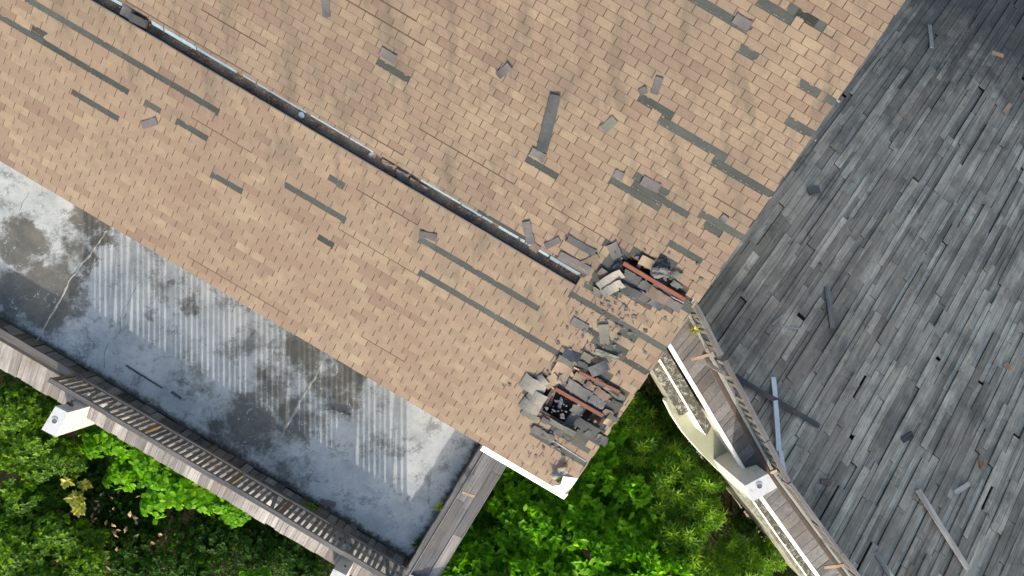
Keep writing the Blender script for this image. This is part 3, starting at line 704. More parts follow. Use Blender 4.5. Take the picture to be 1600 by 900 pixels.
M['mortar'] = m_plain('mortar', (.36, .36, .33), (.16, .16, .14), 6, .9, 40)
M['crack'] = m_plain('crack', (.09, .095, .095), (.16, .165, .165), 6, .9, 40)
ribbon('mortar_ridge', [(168, 358), (150, 385), (128, 413), (108, 440), (90, 475), (75, 500), (58, 532)], .05, .016, M['mortar'], seed=2)
ribbon('mortar_ridge', [(505, 562), (495, 585), (478, 610), (462, 640), (448, 665), (436, 690)], .06, .012, M['mortar'], seed=3)
for k, pts in enumerate(([(212, 450), (203, 470), (190, 488), (187, 520), (178, 530)], [(170, 536), (162, 552), (163, 575)], [(200, 575), (222, 588)], [(330, 640), (333, 690)], [(45, 300), (30, 330)])):
    ribbon('crack', pts, .014, .003, M['crack'], z=.001, seed=9 + k)
rl = [lineX((197, 572), (253, 606), 0)]
st = MB().beam(W(197, 571, .02), W(253, 606, .02), .03, .03).build('fallen_batten', M['clad']); thing(st, 'thin dark batten lying on the concrete terrace', 'batten')
st = MB().beam(W(268, 612, .02), W(283, 623, .02), .05, .03).build('batten_offcut', M['clad']); thing(st, 'short dark offcut below the thin batten on the terrace', 'offcut')
tube = MB(); tp_ = [W(505 + 7 * k, 641 + [0, -1, -1, 1, 3, 6, 9][k], .03) for k in range(7)]
tube.tube(tp_, [.012, .015, .018, .02, .022, .03, .05], 7); thing(tube.build('bent_stick', M['crack']), 'dark bent stick lying in the middle of the terrace', 'stick')

# ---- long parapet, its inner cladding, skirt of boards outside
PZ = .37
par = empty('parapet_wall', (tb0 + tb1) / 2, 'low parapet along the long side of the terrace, dark boards inside', 'parapet')
Ltot = (tb1 - tb0).length
b_ = MB(); po = nb * .12
b_.box(into(par, (tb0 + tb1) / 2 + nb * .19 + Vector((0, 0, -2.3))), dl * Ltot / 2, nb * .13, (0, 0, 2.3 + PZ - .04)); b_.build('wall_core', M['dark'], par)
x = 0
while x < Ltot:
    wd = rnd.uniform(.16, .34); wd = min(wd, Ltot - x)
    if wd < .05: break
    t0 = rnd.uniform(0, .035); c = tb0 + dl * (x + wd / 2); hgt = PZ - .02 - (rnd.random() < .12) * rnd.uniform(.05, .2)
    p0 = into(par, c + nb * (.005 + t0)); p1 = into(par, c + nb * (.045 + t0) + Vector((0, 0, hgt)))
    mid = (p0 + p1) / 2; up = (p1 - p0) / 2
    m_ = MB().box((0, 0, 0), (up.length, 0, 0), (0, wd / 2 - rnd.uniform(.004, .016), 0), (0, 0, .009), rnd.random())
    fm_ = Matrix((up.normalized(), dl, up.normalized().cross(dl))).transposed().to_4x4(); fm_.translation = mid
    m_.build('plank', M['clad'], par, fm_); x += wd
cp = MB(); cp.box((0, 0, 0), (Ltot / 2, 0, 0), (0, .085, 0), (0, 0, .025), .55)
fm_ = Matrix((dl, Vector((-dl.y, dl.x, 0)), Vector((0, 0, 1)))).transposed().to_4x4(); fm_.translation = into(par, (tb0 + tb1) / 2 + nb * .128 + Vector((0, 0, PZ + .005)))
cp.build('coping_board', M['rail'], par, fm_)
for k in range(6):   # boards fallen at the foot of the cladding
    pass
def board_thing(name, p, q, wd, ht, m, label, cat, tt=.5):
    p, q = Vector(p), Vector(q); ln = (q - p).length
    mm = rotz_frame((p + q) / 2, q - p)
    b = MB(); r = random.Random(int(ln * 9999) % 997); n = 7; vs = []
    for i in range(n):                                  # slightly warped, worn edges
        u = i / (n - 1) - .5; dz = ht * .25 * math.sin(u * 5 + ln); e = .04 * wd
        for (y, z) in ((-1, -1), (1, -1), (1, 1), (-1, 1)): vs.append((u * ln, y * wd / 2 + r.uniform(-e, e), z * ht / 2 + dz))
    fs = [(3, 2, 1, 0), tuple((n - 1) * 4 + k for k in range(4))]
    for i in range(n - 1):
        for k in range(4): fs.append((i * 4 + k, i * 4 + (k + 1) % 4, i * 4 + 4 + (k + 1) % 4, i * 4 + 4 + k))
    b.add(vs, fs, tt)
    return thing(b.build(name, m, None, mm), label, cat)
board_thing('slipped_board', W(500, 783, .06), W(524, 789, .05), .12, .03, M['clad'], 'dark board slipped off the parapet beside the fern', 'board', .8)
board_thing('slipped_board', W(548, 818, .05), W(556, 828, .05), .16, .03, M['clad'], 'short dark board leaning at the parapet foot below the fern', 'board', .6)
board_thing('slipped_board', W(605, 856, .05), W(638, 876, .05), .05, .03, M['clad'], 'thin dark board at the terrace corner', 'board', .4)
# skirt roof outside
OUT, DROP = .86, .30
sk = empty('skirt_roof', (tb0 + tb1) / 2 + nb * .6, 'narrow sloping apron of short grey boards outside the long parapet', 'apron roof')
si0 = tb0 + nb * .15; so_ = nb * OUT
x = 0; LS = Ltot + 1.2
while x < LS:
    wd = rnd.choice((.12, .17, .24, .30)) * rnd.uniform(.85, 1.15)
    c = si0 + dl * (x + wd / 2); out = OUT + rnd.uniform(-.02, .02)
    p0 = c + Vector((0, 0, PZ - .05 + rnd.uniform(0, .012))); p1 = c + nb * out + Vector((0, 0, PZ - .05 - DROP))
    up = (p1 - p0) / 2
    fm_ = Matrix((up.normalized(), dl, up.normalized().cross(dl))).transposed().to_4x4(); fm_.translation = into(sk, (p0 + p1) / 2)
    MB().box((0, 0, 0), (up.length, 0, 0), (0, wd / 2 - .004, 0), (0, 0, .011), rnd.random()).build('plank', M['skirt'], sk, fm_)
    x += wd
us = MB(); a0_, a1_ = si0 + Vector((0, 0, PZ - .10)), si0 + so_ + Vector((0, 0, PZ - .10 - DROP))
us.add([into(sk, a0_), into(sk, a0_ + dl * LS), into(sk, a1_ + dl * LS - nb * .03), into(sk, a1_ - nb * .03)], [(0, 3, 2, 1)]); us.build('boarding', M['dark'], sk)
# ---- balustrade on the long parapet
def balustrade(name, pts, zb, zt, spacing, label, gaps=(), post_at=(), rw=.10, missing=0.0, bw=.044, midtint=.5, lean=0.0):
    e = empty(name, pts[0], label, 'balustrade')
    for (p, q) in zip(pts, pts[1:]):
        d = (q - p).normalized(); Lg = (q - p).length; n = Vector((-d.y, d.x, 0))
        f_ = Matrix((d, n, Vector((0, 0, 1)))).transposed().to_4x4()
        for (z, wd, ht, nm) in ((zt, rw, .06, 'top_rail'), (zb + .045, .06, .04, 'bottom_rail')):
            m4 = f_.copy(); m4.translation = into(e, (p + q) / 2 + Vector((0, 0, z - (p.z + q.z) / 2)))
            b = MB(); ns = 6
            for k in range(ns):
                b.box((-Lg / 2 + (k + .5) * Lg / ns, rnd.uniform(-.008, .008), rnd.uniform(-.006, .006)), (Lg / ns / 2 + .002, 0, 0), (0, wd / 2, 0), (0, 0, ht / 2), midtint + rnd.uniform(-.12, .12))
            b.build(nm, M['rail'], e, m4)
        k = spacing / 2
        while k < Lg:
            if not any(g0 < k < g1 for (g0, g1) in gaps) and rnd.random() > missing:
                c = p + d * (k + rnd.uniform(-.012, .012)); 
                m4 = f_.copy(); m4.translation = into(e, Vector((c.x, c.y, (zb + zt) / 2))); m4 = m4 @ Matrix.Rotation(rnd.uniform(-.02, .02) + (rnd.random() < .06) * .22, 4, 'Y')
                MB().box((0, 0, 0), (bw, 0, 0), (0, .018, 0), (0, 0, (zt - zb) / 2 - .03), rnd.uniform(.2, .8)).build('baluster', M['rail'], e, m4)
            k += spacing
    for P in post_at:
        m4 = Matrix.Translation(into(e, Vector((P.x, P.y, (zb + zt) / 2))))
        MB().box((0, 0, 0), dl * .045, nb * .045, (0, 0, (zt - zb) / 2 - .03), .2).build('post', M['postw'], e, m4)
    return e
rline = lambda px: tb0 + dl * ((W(px, 497 + .589 * px, 0) - tb0).length)
r0 = rline(135) + nb * .105; r1 = tb1 + nb * .105 - dl * .02
r0.z = r1.z = 0
balustrade('balustrade', [r0, r1], PZ + .03, 1.24, .150, 'long weathered timber balustrade along the left terrace edge', post_at=[r0 + dl * .05, r0 + dl * 2.35, r0 + dl * 4.6, r0 + dl * 5.9])

# ---- short parapet and skirt at the right end of the terrace
ps = empty('end_parapet', (rr0 + rr1) / 2, 'short grey parapet closing the right end of the terrace', 'parapet')
q0 = rr0 - dr * 1.2; q1 = rr1 + dr * 2.2; LE = (q1 - q0).length
def along(e, nm, m, o_n, wd, zc, ht, tt, x0=0, x1=None, drop=0.0):
    x1 = LE if x1 is None else x1
    y = Vector((nr.x, nr.y, 0)); vecz = Vector((0, 0, 1))
    cy = (y - Vector((0, 0, drop))).normalized(); cz_ = dr.cross(cy)
    if cz_.z < 0: cz_ = -cz_; 
    f_ = Matrix((dr, cz_.cross(dr), cz_)).transposed().to_4x4(); f_.translation = into(e, q0 + dr * (x0 + x1) / 2 + nr * (o_n + wd / 2) + Vector((0, 0, zc)))
    return MB().box((0, 0, 0), ((x1 - x0) / 2 - .003, 0, 0), (0, wd / 2 - .003, 0), (0, 0, ht / 2), tt).build(nm, m, e, f_)
along(ps, 'wall_core', M['dark'], .03, .16, -2.3, 2 * (2.3 + PZ - .06), .5)
x = 0
while x < LE:
    wd = rnd.uniform(.2, .4); along(ps, 'plank', M['clad'], rnd.uniform(-.012, .0), .025, .2, .36 + rnd.uniform(-.04, .05), rnd.random(), x, min(LE, x + wd)); x += wd
for (a0, a1) in ((0, 2.1), (2.1, 2.75), (2.75, 4.6), (4.6, LE)): along(ps, 'coping_board', M['rail'], .012, .13, PZ - .02, .04, rnd.uniform(.5, .8), a0, a1)
along(ps, 'edge_strip', M['metal'], .144, .022, PZ + .005, .03, 1.0)
ke = empty('end_skirt', (rr0 + rr1) / 2 + nr * .5, 'sloping apron of long grey boards beside the short parapet', 'apron roof')
for r_, (o_n, wd) in enumerate(((.17, .21), (.375, .17), (.54, .24))):
    x = 0
    while x < LE:
        ln = rnd.uniform(1.3, 2.6); along(ke, 'plank', M['skirt2'] if x < 3.2 else M['skirt'], o_n, wd, PZ - .06 - o_n * .25 + rnd.uniform(0, .01), .024, rnd.random(), x, min(LE, x + ln), drop=.25); x += ln
along(ke, 'edge_strip', M['metal'], .785, .02, PZ - .26, .05, .8)
board_thing('broken_stick', W(722, 769, .55), W(741, 775, .45), .06, .05, M['pine'], 'pale broken stick poking across the end apron boards', 'stick', .6)

# ---- concrete piers
def pier(px_top, ztop, zbot, label, hole, rot_mat=None, bracket=None):
    pts = [W(*p, ztop) for p in px_top]; c = sum(pts, Vector()) / 4
    e = empty('concrete_pier', (c.x, c.y, zbot), label, 'pier', 'concrete piers at the roof edges')
    MB().prism([(p.x - c.x, p.y - c.y) for p in pts], 0, ztop - zbot, .5).build('shaft', M['pier'], e)
    h = W(*hole, ztop) - Vector((c.x, c.y, zbot)); rb = MB(); seg = 20
    ri, ro = .062, .078
    vs = [(h.x + r * math.cos(2 * math.pi * k / seg), h.y + r * math.sin(2 * math.pi * k / seg), ztop - zbot + z) for (r, z) in ((ro, 0), (ro, .012), (ri, .012), (ri, .004)) for k in range(seg)]
    fs = [(j * seg + k, j * seg + (k + 1) % seg, (j + 1) * seg + (k + 1) % seg, (j + 1) * seg + k) for j in range(3) for k in range(seg)]
    rb.add(vs, fs); rb.build('pipe_rim', M['pier'], e)
    MB().tube([(h.x, h.y, ztop - zbot + .001), (h.x, h.y, ztop - zbot + .005)], ri, seg, .4).build('pipe_plug', M['crack'], e)
    if bracket:
        p, q = bracket
        MB().beam(into(e, p), into(e, q), .05, .05, tt=.2).build('bracket', M['brownb'], e)
        MB().beam(into(e, q) + dl * .09, into(e, q) - dl * .09, .05, .05, tt=.2).build('bracket', M['brownb'], e)
    return e
pier([(64.7, 671), (86.7, 634.7), (106, 644.7), (86.7, 682.7)], .95, -5, 'white concrete pier with a round pipe hole at the left end of the balustrade', (85.5, 657.5), bracket=(W(113, 626, .75), W(110, 632, .75)))
pier([(505, 921), (521, 889), (541, 899), (527, 933)], .95, -5, 'white concrete pier cut by the bottom edge of the frame beside the balustrade', (523, 911), bracket=(W(540, 884, .6), W(535, 890, .6)))
pier([(1164, 759), (1200, 740), (1214.5, 762), (1176.5, 784)], .95, -5, 'pale concrete pier with a round pipe hole beside the right apron', (1186.5, 759))

# ================================================================== RIGHT BUILDING: plank roof, balustrade, apron, ledges
hall = empty('plank_house', W(1450, 500, -5), 'large building under a weathered grey plank roof with loose boards', 'building')
hm = P2.m.copy(); hm.translation = P2.o - hall.location
RAIL2 = [W(1070, 471, .4), W(1110, 550, .4), W(1212, 738, .4), W(1330, 898, .4), W(1395, 985, .4)]
rp = [P2.hit(1064, 460), P2.hit(1110, 552), P2.hit(1212, 739), P2.hit(1330, 899), P2.hit(1400, 990)]
gab = [P2.hit(1580, -420), P2.hit(1058, 440)]       # line of the gable above; planks run a little under it
edge = [gab[0]] + [gab[1]] + rp
corners = edge + [P2.hit(1720, 990), P2.hit(1720, -420)]
ys = [c[1] for c in corners]
plist = []
y = min(ys)
while y < max(ys):
    wd = rnd.choice((.11, .13, .15, .17, .21, .25)) * rnd.uniform(.9, 1.1)
    for (x0, x1) in [(min(a), max(a)) for a in [sum(scan(corners, y + wd / 2), ())] if a]:
        x = x0 - rnd.uniform(0, 1.5)
        while x < x1:
            ln = rnd.choice((.8, 1.5, 2.0, 2.4, 2.9, 3.4)) * rnd.uniform(.85, 1.15)
            a, b = max(x, x0), min(x + ln, x1)
            if b - a > .12: plist.append((a, b, y, y + wd))
            x += ln
    y += wd
shown = sorted(range(len(plist)), key=lambda i: -(plist[i][1] - plist[i][0]) * (plist[i][3] - plist[i][2]) * (1 if -30 < P2.pix((plist[i][0] + plist[i][1]) / 2, plist[i][2])[0] < 1620 else .01))[:300]
shown = set(shown)
deck = MB(); z0 = -.13
deck.add([(c[0], c[1], z0) for c in corners], [tuple(range(len(corners)))[::-1] if sum(corners[i][0] * corners[(i + 1) % len(corners)][1] - corners[(i + 1) % len(corners)][0] * corners[i][1] for i in range(len(corners))) < 0 else tuple(range(len(corners)))])
boarding = deck.build('plank_roof', M['dark'], hall, hm)
rest = MB()
for i, (a, b, y0, y1) in enumerate(plist):
    q = rnd.random()
    zz = rnd.uniform(-.03, .03); gap = rnd.uniform(.005, .014)
    if q < .035: zz -= .05
    tilt = rnd.uniform(-.005, .022)
    if q > .955 and .5 < b - a < 1.3: y1 -= (y1 - y0) * rnd.uniform(.2, .4)
    if .94 < q < .955: a += .12
    tt = rnd.random(); Ln, wd = b - a - rnd.uniform(.006, .022), y1 - y0 - gap
    c = Vector(((a + b) / 2, (y0 + y1) / 2, zz))
    def pv():
        m_ = MB(); n = max(2, int(Ln / .5) + 1); vs = []
        sk_ = rnd.uniform(-.01, .01); wv = rnd.uniform(.98, 1.0)
        for k in range(n):
            u = k / (n - 1) - .5; y_ = wd / 2 * (wv if k % 2 else 1); zz_ = tilt * u + .004 * math.sin(k * 1.9 + i)
            for (yy, z_) in ((-y_, -.02), (y_, -.02), (y_, .012), (-y_, .012)): vs.append((u * Ln + (sk_ if yy > 0 else -sk_) * (1 if k in (0, n - 1) else 0), yy, zz_ + z_))
        fs = [(3, 2, 1, 0), tuple((n - 1) * 4 + k for k in range(4))]
        for k in range(n - 1):
            for j in range(4): fs.append((k * 4 + j, k * 4 + (j + 1) % 4, k * 4 + 4 + (j + 1) % 4, k * 4 + 4 + j))
        fs = [f[::-1] for f in fs]
        return m_, vs, fs
    m_, vs, fs = pv()
    if i in shown:
        m_.add(vs, fs, tt); o = m_.build('plank', M['deck'], boarding); o.location = c
    else: rest.add([Vector(v) + c for v in vs], fs, tt)
rest.build('plank_field', M['deck'], boarding, kind='stuff')
wm2 = MB()
for p, q in zip(RAIL2, RAIL2[1:]):
    d = (q - p).normalized(); n = Vector((d.y, -d.x, 0))
    if n.x < 0: n = -n
    wm2.box(into(hall, (p + q) / 2 + Vector((0, 0, -2.85))), (q - p) / 2, n * .06, (0, 0, 2.8))
wm2.build('wall', M['wall'], hall)
# balustrade pieces
balustrade('leaning_balustrade', [v.copy() for v in RAIL2[0:2]], .40, 1.2, .14, 'short grey timber balustrade from the gable corner to a broken post', rw=.13, midtint=.75, missing=.05)
balustrade('broken_balustrade', [RAIL2[1] + Vector((.10, -.12, 0)), RAIL2[2]], .40, 1.16, .19, 'middle grey timber balustrade with many balusters missing', rw=.11, midtint=.65, missing=.45)
balustrade('lower_balustrade', [RAIL2[2] + Vector((.04, -.05, 0)), RAIL2[3], RAIL2[4]], .40, 1.1, .12, 'brownish timber balustrade below the right pier with slanting slats', rw=.08, midtint=.8, missing=.1)
for p, q in zip(RAIL2, RAIL2[1:]): pass
def pboard(name, x0, y0, x1, y1, wpx, ht, m, label, cat='board', tt=.5, lift=.02, lift1=None):
    a, b = P2.hit(x0, y0), P2.hit(x1, y1); l1 = lift if lift1 is None else lift1
    return board_thing(name, P2.at(a[0], a[1], lift + ht / 2), P2.at(b[0], b[1], l1 + ht / 2), wpx * .0165, ht, m, label, cat, tt)
M['whiteboard'] = m_plain('faded_white_board', (.52, .54, .56), (.44, .46, .48), 4, .7, 40)
pboard('white_board', 1206, 590, 1212, 705, 7, .05, M['whiteboard'], 'long faded white board leaning upright against the broken balustrade', tt=.8, lift=.04, lift1=.10)
pboard('white_board', 1214, 705, 1221, 752, 6, .05, M['whiteboard'], 'short faded white board end below the balustrade crossing', tt=.8, lift=.12)
pboard('dark_beam', 1146, 589, 1277, 666, 8, .08, M['clad'], 'dark narrow beam lying across the planks from the broken balustrade', 'beam', tt=.4, lift=.03)
pboard('thin_lath', 1204, 660, 1213, 688, 3, .02, M['pine'], 'thin brown lath right of the long white board', 'lath', tt=.3)
pboard('thin_lath', 1218, 511, 1253, 515, 3, .02, M['oldwood'], 'pale thin lath lying level on the planks', 'lath', tt=1)
pboard('thin_lath', 1206, 507, 1223, 492, 3, .02, M['oldwood'], 'small pale splinter just left of the level lath', 'lath', tt=.9)
pboard('old_post', 1290, 449, 1298, 512, 8, .07, M['oldwood'], 'dark square post lying upright in the frame near the middle planks', 'post', tt=.3)
pboard('loose_plank', 1430, 765, 1508, 888, 8, .05, M['oldwood'], 'longest loose grey plank lying aslant over the lower right planks', tt=.8, lift=.05)
pboard('loose_plank', 1490, 770, 1512, 755, 8, .04, M['oldwood'], 'short loose block right of the longest loose plank', tt=.9)
pboard('loose_plank', 1365, 862, 1390, 902, 7, .05, M['oldwood'], 'grey loose plank at the bottom edge left of the longest plank', tt=.8, lift=.04)
pboard('loose_plank', 1451, 40, 1454, 76, 7, .04, M['oldwood'], 'upright short grey board near the top of the plank roof', tt=.8)
pboard('wood_chip', 1548, 83, 1566, 89, 8, .03, M['orange'], 'orange rotten wood chip near the top right corner', 'wood chip', tt=.6)
pboard('wood_chip', 1568, 176, 1577, 163, 8, .03, M['orange'], 'orange wood block close to the right edge of the frame', 'wood chip', tt=.9)
pboard('wood_chip', 1568, 568, 1577, 578, 9, .03, M['orange'], 'rusty brown chip at the right edge, mid height', 'wood chip', tt=.3)
pboard('wood_chip', 1531, 717, 1534, 733, 8, .03, M['orange'], 'brown knot of wood on the lower right planks', 'wood chip', tt=.1)
pboard('wood_chip', 1281, 752, 1297, 754, 8, .03, M['brownb'], 'dull brown chip right of the lower balustrade', 'wood chip', tt=.4)
pboard('wood_chip', 1408, 688, 1424, 678, 10, .03, M['clad'], 'dark wedge of wood on the right planks', 'wood chip', tt=.1)
pboard('wood_chip', 1262, 300, 1279, 296, 14, .03, M['clad'], 'dark square patch of wood close to the gable edge', 'wood chip', tt=.6)
# apron between balustrade and fascia
FAS = [W(1012, 478, .06), W(1049, 538, .06), W(1146, 700, .06), W(1186, 768, .06), W(1280, 898, .06), W(1345, 985, .06)]
ap = empty('side_apron', W(1120, 640, 0), 'sloping apron of violet grey boards edged by a bright white fascia', 'apron roof')
def polyat(P, s):
    for p, q in zip(P, P[1:]):
        l = (q - p).length
        if s <= l: return p + (q - p) * (s / l), (q - p).normalized()
        s -= l
    return P[-1], (P[-1] - P[-2]).normalized()
def outn(d):
    n = Vector((d.y, -d.x, 0)); return n if n.x < 0 else -n
# boards run up from the fascia along the plank direction until the balustrade foot
pdir = Vector((.57, .82, 0)).normalized()
Lf = sum((q - p).length for p, q in zip(FAS, FAS[1:])); s_ = 0
def ray_poly(p, d, P):
    best = None
    for a, b in zip(P, P[1:]):
        e = b - a; den = d.x * e.y - d.y * e.x
        if abs(den) < 1e-6: continue
        t = ((a.x - p.x) * e.y - (a.y - p.y) * e.x) / den; u = ((a.x - p.x) * d.y - (a.y - p.y) * d.x) / den
        if t > .01 and -.001 <= u <= 1.001 and (best is None or t < best): best = t
    return best
while s_ < Lf:
    wd = rnd.choice((.15, .2, .26)) * rnd.uniform(.9, 1.1)
    c0, d_ = polyat(FAS, s_ + .002); c1, _ = polyat(FAS, min(Lf, s_ + wd - .006)); s_ += wd
    t0, t1 = ray_poly(c0, pdir, RAIL2), ray_poly(c1, pdir, RAIL2)
    if t0 is None or t1 is None: continue
    zz = rnd.uniform(0, .012); up = Vector((0, 0, .26 + zz)); lo = Vector((0, 0, zz - .01)); tt = rnd.random()
    a, b = c0 + lo, c1 + lo; c = c1 + pdir * (t1 - .03) + up; d2 = c0 + pdir * (t0 - .03) + up
    m4 = rotz_frame(into(ap, (a + b) / 2), pdir); im = m4.inverted()
    vs = [im @ into(ap, v + Vector((0, 0, k))) for k in (-.02, 0) for v in (a, b, c, d2)]
    fs = [(0, 1, 2, 3), (7, 6, 5, 4), (0, 4, 5, 1), (1, 5, 6, 2), (2, 6, 7, 3), (3, 7, 4, 0)]
    MB().add(vs, [f[::-1] for f in fs] if (b - a).cross(c - a).z > 0 else fs, tt).build('plank', M['skirt2'], ap, m4)
fw = MB(); fb = MB()
for p, q in zip(FAS, FAS[1:]):
    n = outn((q - p).normalized()); fw.box(into(ap, (p + q) / 2 + n * .022 + Vector((0, 0, -.21))), (q - p) / 2 * 1.0, n * .02, (0, 0, .215))
    fb.box(into(ap, (p + q) / 2 - n * .35 + Vector((0, 0, -2.6))), (q - p) / 2, n * .3, (0, 0, 2.5))
fw.build('fascia', M['white'], ap); fb.build('wall', M['wall'], ap)
rg = MB(); 
for p, q in zip(RAIL2[1:], RAIL2[2:]): 
    n = outn((q - p).normalized()); rg.beam(into(ap, p + n * .13 + Vector((0, 0, -.12))), into(ap, q + n * .13 + Vector((0, 0, -.12))), .09, .07, tt=.2)
rg.build('ridge_board', M['brownb'], ap)
board_thing('strut', W(1080, 562, .5), W(1111, 553, .62), .07, .06, M['pine'], 'pale strut across the apron from the end of the upper balustrade', 'strut', .7)
board_thing('strut', W(1105, 567, .5), W(1140, 590, .62), .09, .07, M['oldwood'], 'grey broken rail end lying on the apron below the pale strut', 'rail', .8)
board_thing('strut', W(1204, 739, .5), W(1220, 730, .75), .07, .06, M['pine'], 'brown strut beside the right concrete pier', 'strut', .3)
board_thing('strut', W(1288, 887, .5), W(1318, 882, .62), .07, .05, M['pine'], 'pale strut at the bottom of the lower balustrade', 'strut', .8)
def ledge(name, px, ztop, zbot, m, label, cat, side=None, edge=None):
    pts = [W(*p, ztop) for p in px]; c = sum(pts, Vector()) / len(pts)
    e = empty(name, (c.x, c.y, zbot), label, cat); poly = [(p.x - c.x, p.y - c.y) for p in pts]
    MB().prism(poly, ztop - zbot - .03, ztop - zbot).build('top', m, e)
    pl = [(x * .997, y * .997) for (x, y) in poly]
    MB().prism(pl, 0, ztop - zbot - .031).build('side', side or M['white'], e)
    return e
ledge('inner_ledge', [(1008, 522), (1018, 500), (1039, 541), (1112, 666), (1104, 681), (1099, 674)], -.5, -1.6, M['moss'], 'upper mossy concrete ledge just left of the white fascia', 'ledge')
ledge('outer_ledge', [(1000, 545), (1012, 525), (1036, 566), (1083, 640), (1062, 651), (1057, 640)], -.92, -1.9, M['moss'], 'lower mossy concrete ledge beside the dark garden', 'ledge', side=M['moss2'])
ledge('pale_ledge', [(1040, 628), (1052, 652), (1070, 679), (1098, 711), (1136, 748), (1170, 781), (1215, 790), (1190, 730), (1120, 630), (1070, 570)], -1.45, -1.85, M['pale'], 'wide pale green ledge running down to the right pier', 'ledge')
ledge('mossy_shelf', [(1176, 780), (1215, 778), (1330, 930), (1290, 940), (1263, 902), (1222, 846)], -.85, -1.2, M['moss'], 'mossy shelf below the right pier along the white fascia', 'ledge')
ledge('garden_wall', [(1128, 738), (1150, 735), (1200, 775), (1290, 905), (1260, 912), (1205, 834), (1165, 785)], -1.9, -5, M['moss2'], 'grey mossy wall top bordering the right garden', 'wall', side=M['moss2'])

# ================================================================== VEGETATION
def leaf(mb, base, d, up, ln, wd, tt, fold=.25, droop=.2, seg=2):
    d = d.normalized(); s = d.cross(up).normalized(); u = s.cross(d).normalized()
    P = []
    prof = {2: (.12, 1.0, .0), 3: (.12, .72, 1.0, 0.0)}[seg]
    for k in range(seg + 1):
        t = k / seg; c = base + d * ln * t - u * droop * ln * t * t; hw = wd / 2 * prof[k]
        P.append((c - s * hw + u * fold * hw, c, c + s * hw + u * fold * hw))
    vs = []; fs = []
    for k in range(seg):
        vs += list(P[k])
    vs.append(P[seg][1]); n = len(vs) - 1
    for k in range(seg - 1):
        b = 3 * k; fs += [(b, b + 1, b + 4, b + 3), (b + 1, b + 2, b + 5, b + 4)]
    b = 3 * (seg - 1); fs += [(b, b + 1, n), (b + 1, b + 2, n)]
    mb.add(vs, fs, tt)
def whorl(mb, r, c, axis, n, ln, wd, rise, tt, seg=2, fold=.25, droop=.2):
    axis = axis.normalized(); a = axis.cross(Vector((.3, .5, .81))).normalized(); b = axis.cross(a)
    ph = r.random() * 6.28
    for k in range(n):
        q = ph + k * 2.4; e = rise + r.uniform(-.3, .3) + .5 * k / n
        d = (a * math.cos(q) + b * math.sin(q)) * math.cos(e) + axis * math.sin(e)
        leaf(mb, c + axis * .02 * k / n, d, axis if abs(d.dot(axis)) < .95 else a, ln * r.uniform(.7, 1.15), wd * r.uniform(.8, 1.15), min(1, max(0, tt + r.uniform(-.3, .3))), fold, droop, seg)
def stems(r, pts, hgt):
    mb = MB(); mb.tube([(0, 0, 0), (r.uniform(-.1, .1), r.uniform(-.1, .1), hgt * .5), (0, 0, hgt * .8)], [.06, .045, .02], 6)
    for p in pts:
        k = r.uniform(.3, .6); st_ = Vector((0, 0, hgt * k)); mb.tube([st_, (st_ + p) / 2 + Vector((0, 0, .08)), p], [.025, .016, .006], 5)
    return mb
def plant_meshes(kind, seed):
    r = random.Random(seed); mb = MB(); tips = []
    if kind == 'broad': rad, hgt, n = .85, 2.2, 105
    elif kind == 'narrow': rad, hgt, n = .8, 2.2, 85
    elif kind == 'vine': rad, hgt, n = .8, 2.0, 110
    elif kind == 'dark': rad, hgt, n = 1.0, 1.9, 330
    else: rad, hgt, n = 1.0, 2.6, 420
    lobes = [(r.uniform(-.45, .45) * rad, r.uniform(-.45, .45) * rad, r.uniform(.75, 1.05) * hgt, r.uniform(.4, .62) * rad) for _ in range(6)]
    for k in range(n):
        lx, ly, lz, lr = r.choice(lobes)
        th = r.random() * 6.28; cz = r.uniform(-.35, 1); sr = math.sqrt(max(0, 1 - cz * cz)); q = r.uniform(.7, 1.05)
        c = Vector((lx + lr * sr * math.cos(th) * q, ly + lr * sr * math.sin(th) * q, lz + lr * .8 * cz * q - lr * .5))
        ax = Vector((sr * math.cos(th) * .7, sr * math.sin(th) * .7, max(.25, cz + .5)))
        tt = r.random()
        if kind == 'broad': whorl(mb, r, c, ax, 9, .22, .14, .62, tt, 3, .3, .45)
        elif kind == 'narrow': whorl(mb, r, c, ax, 13, .26, .045, .45, tt, 2, .3, .35)
        elif kind == 'vine': whorl(mb, r, c, ax, 5, .20, .17, .1, tt, 3, .12, .3)
        elif kind == 'dark': whorl(mb, r, c, ax, 7, .10, .06, .25, tt, 2, .2, .25)
        else: whorl(mb, r, c, ax, 7, .125, .068, .25, tt, 2, .2, .25)
        if k % 11 == 0: tips.append(c)
    return mb, stems(r, tips, hgt), lobes
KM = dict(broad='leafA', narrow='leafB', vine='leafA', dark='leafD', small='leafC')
LIB = {}
for kind in KM:
    for v in range(3 if kind in ('broad', 'small') else 2):
        a, b, lob = plant_meshes(kind, 31 * v + len(kind)); LIB[kind, v] = (a.mesh('foliage', M[KM[kind]]), b.mesh('stem', M['bark']), lob)
lf = MB(); leaf(lf, Vector(), Vector((1, 0, .25)), Vector((0, 0, 1)), .26, .13, .9, .3, .3, 3); LEAFM = lf.mesh('leaf', M['leafA'])
lf = MB(); leaf(lf, Vector(), Vector((1, 0, .2)), Vector((0, 0, 1)), .24, .20, .8, .12, .3, 3); LEAFV = lf.mesh('leaf', M['leafA'])
names = dict(broad='broadleaf_shrub', narrow='spiky_shrub', vine='climbing_vine', dark='shade_shrub', small='leafy_tree')
cats = dict(broad='shrub', narrow='shrub', vine='vine', dark='shrub', small='tree')
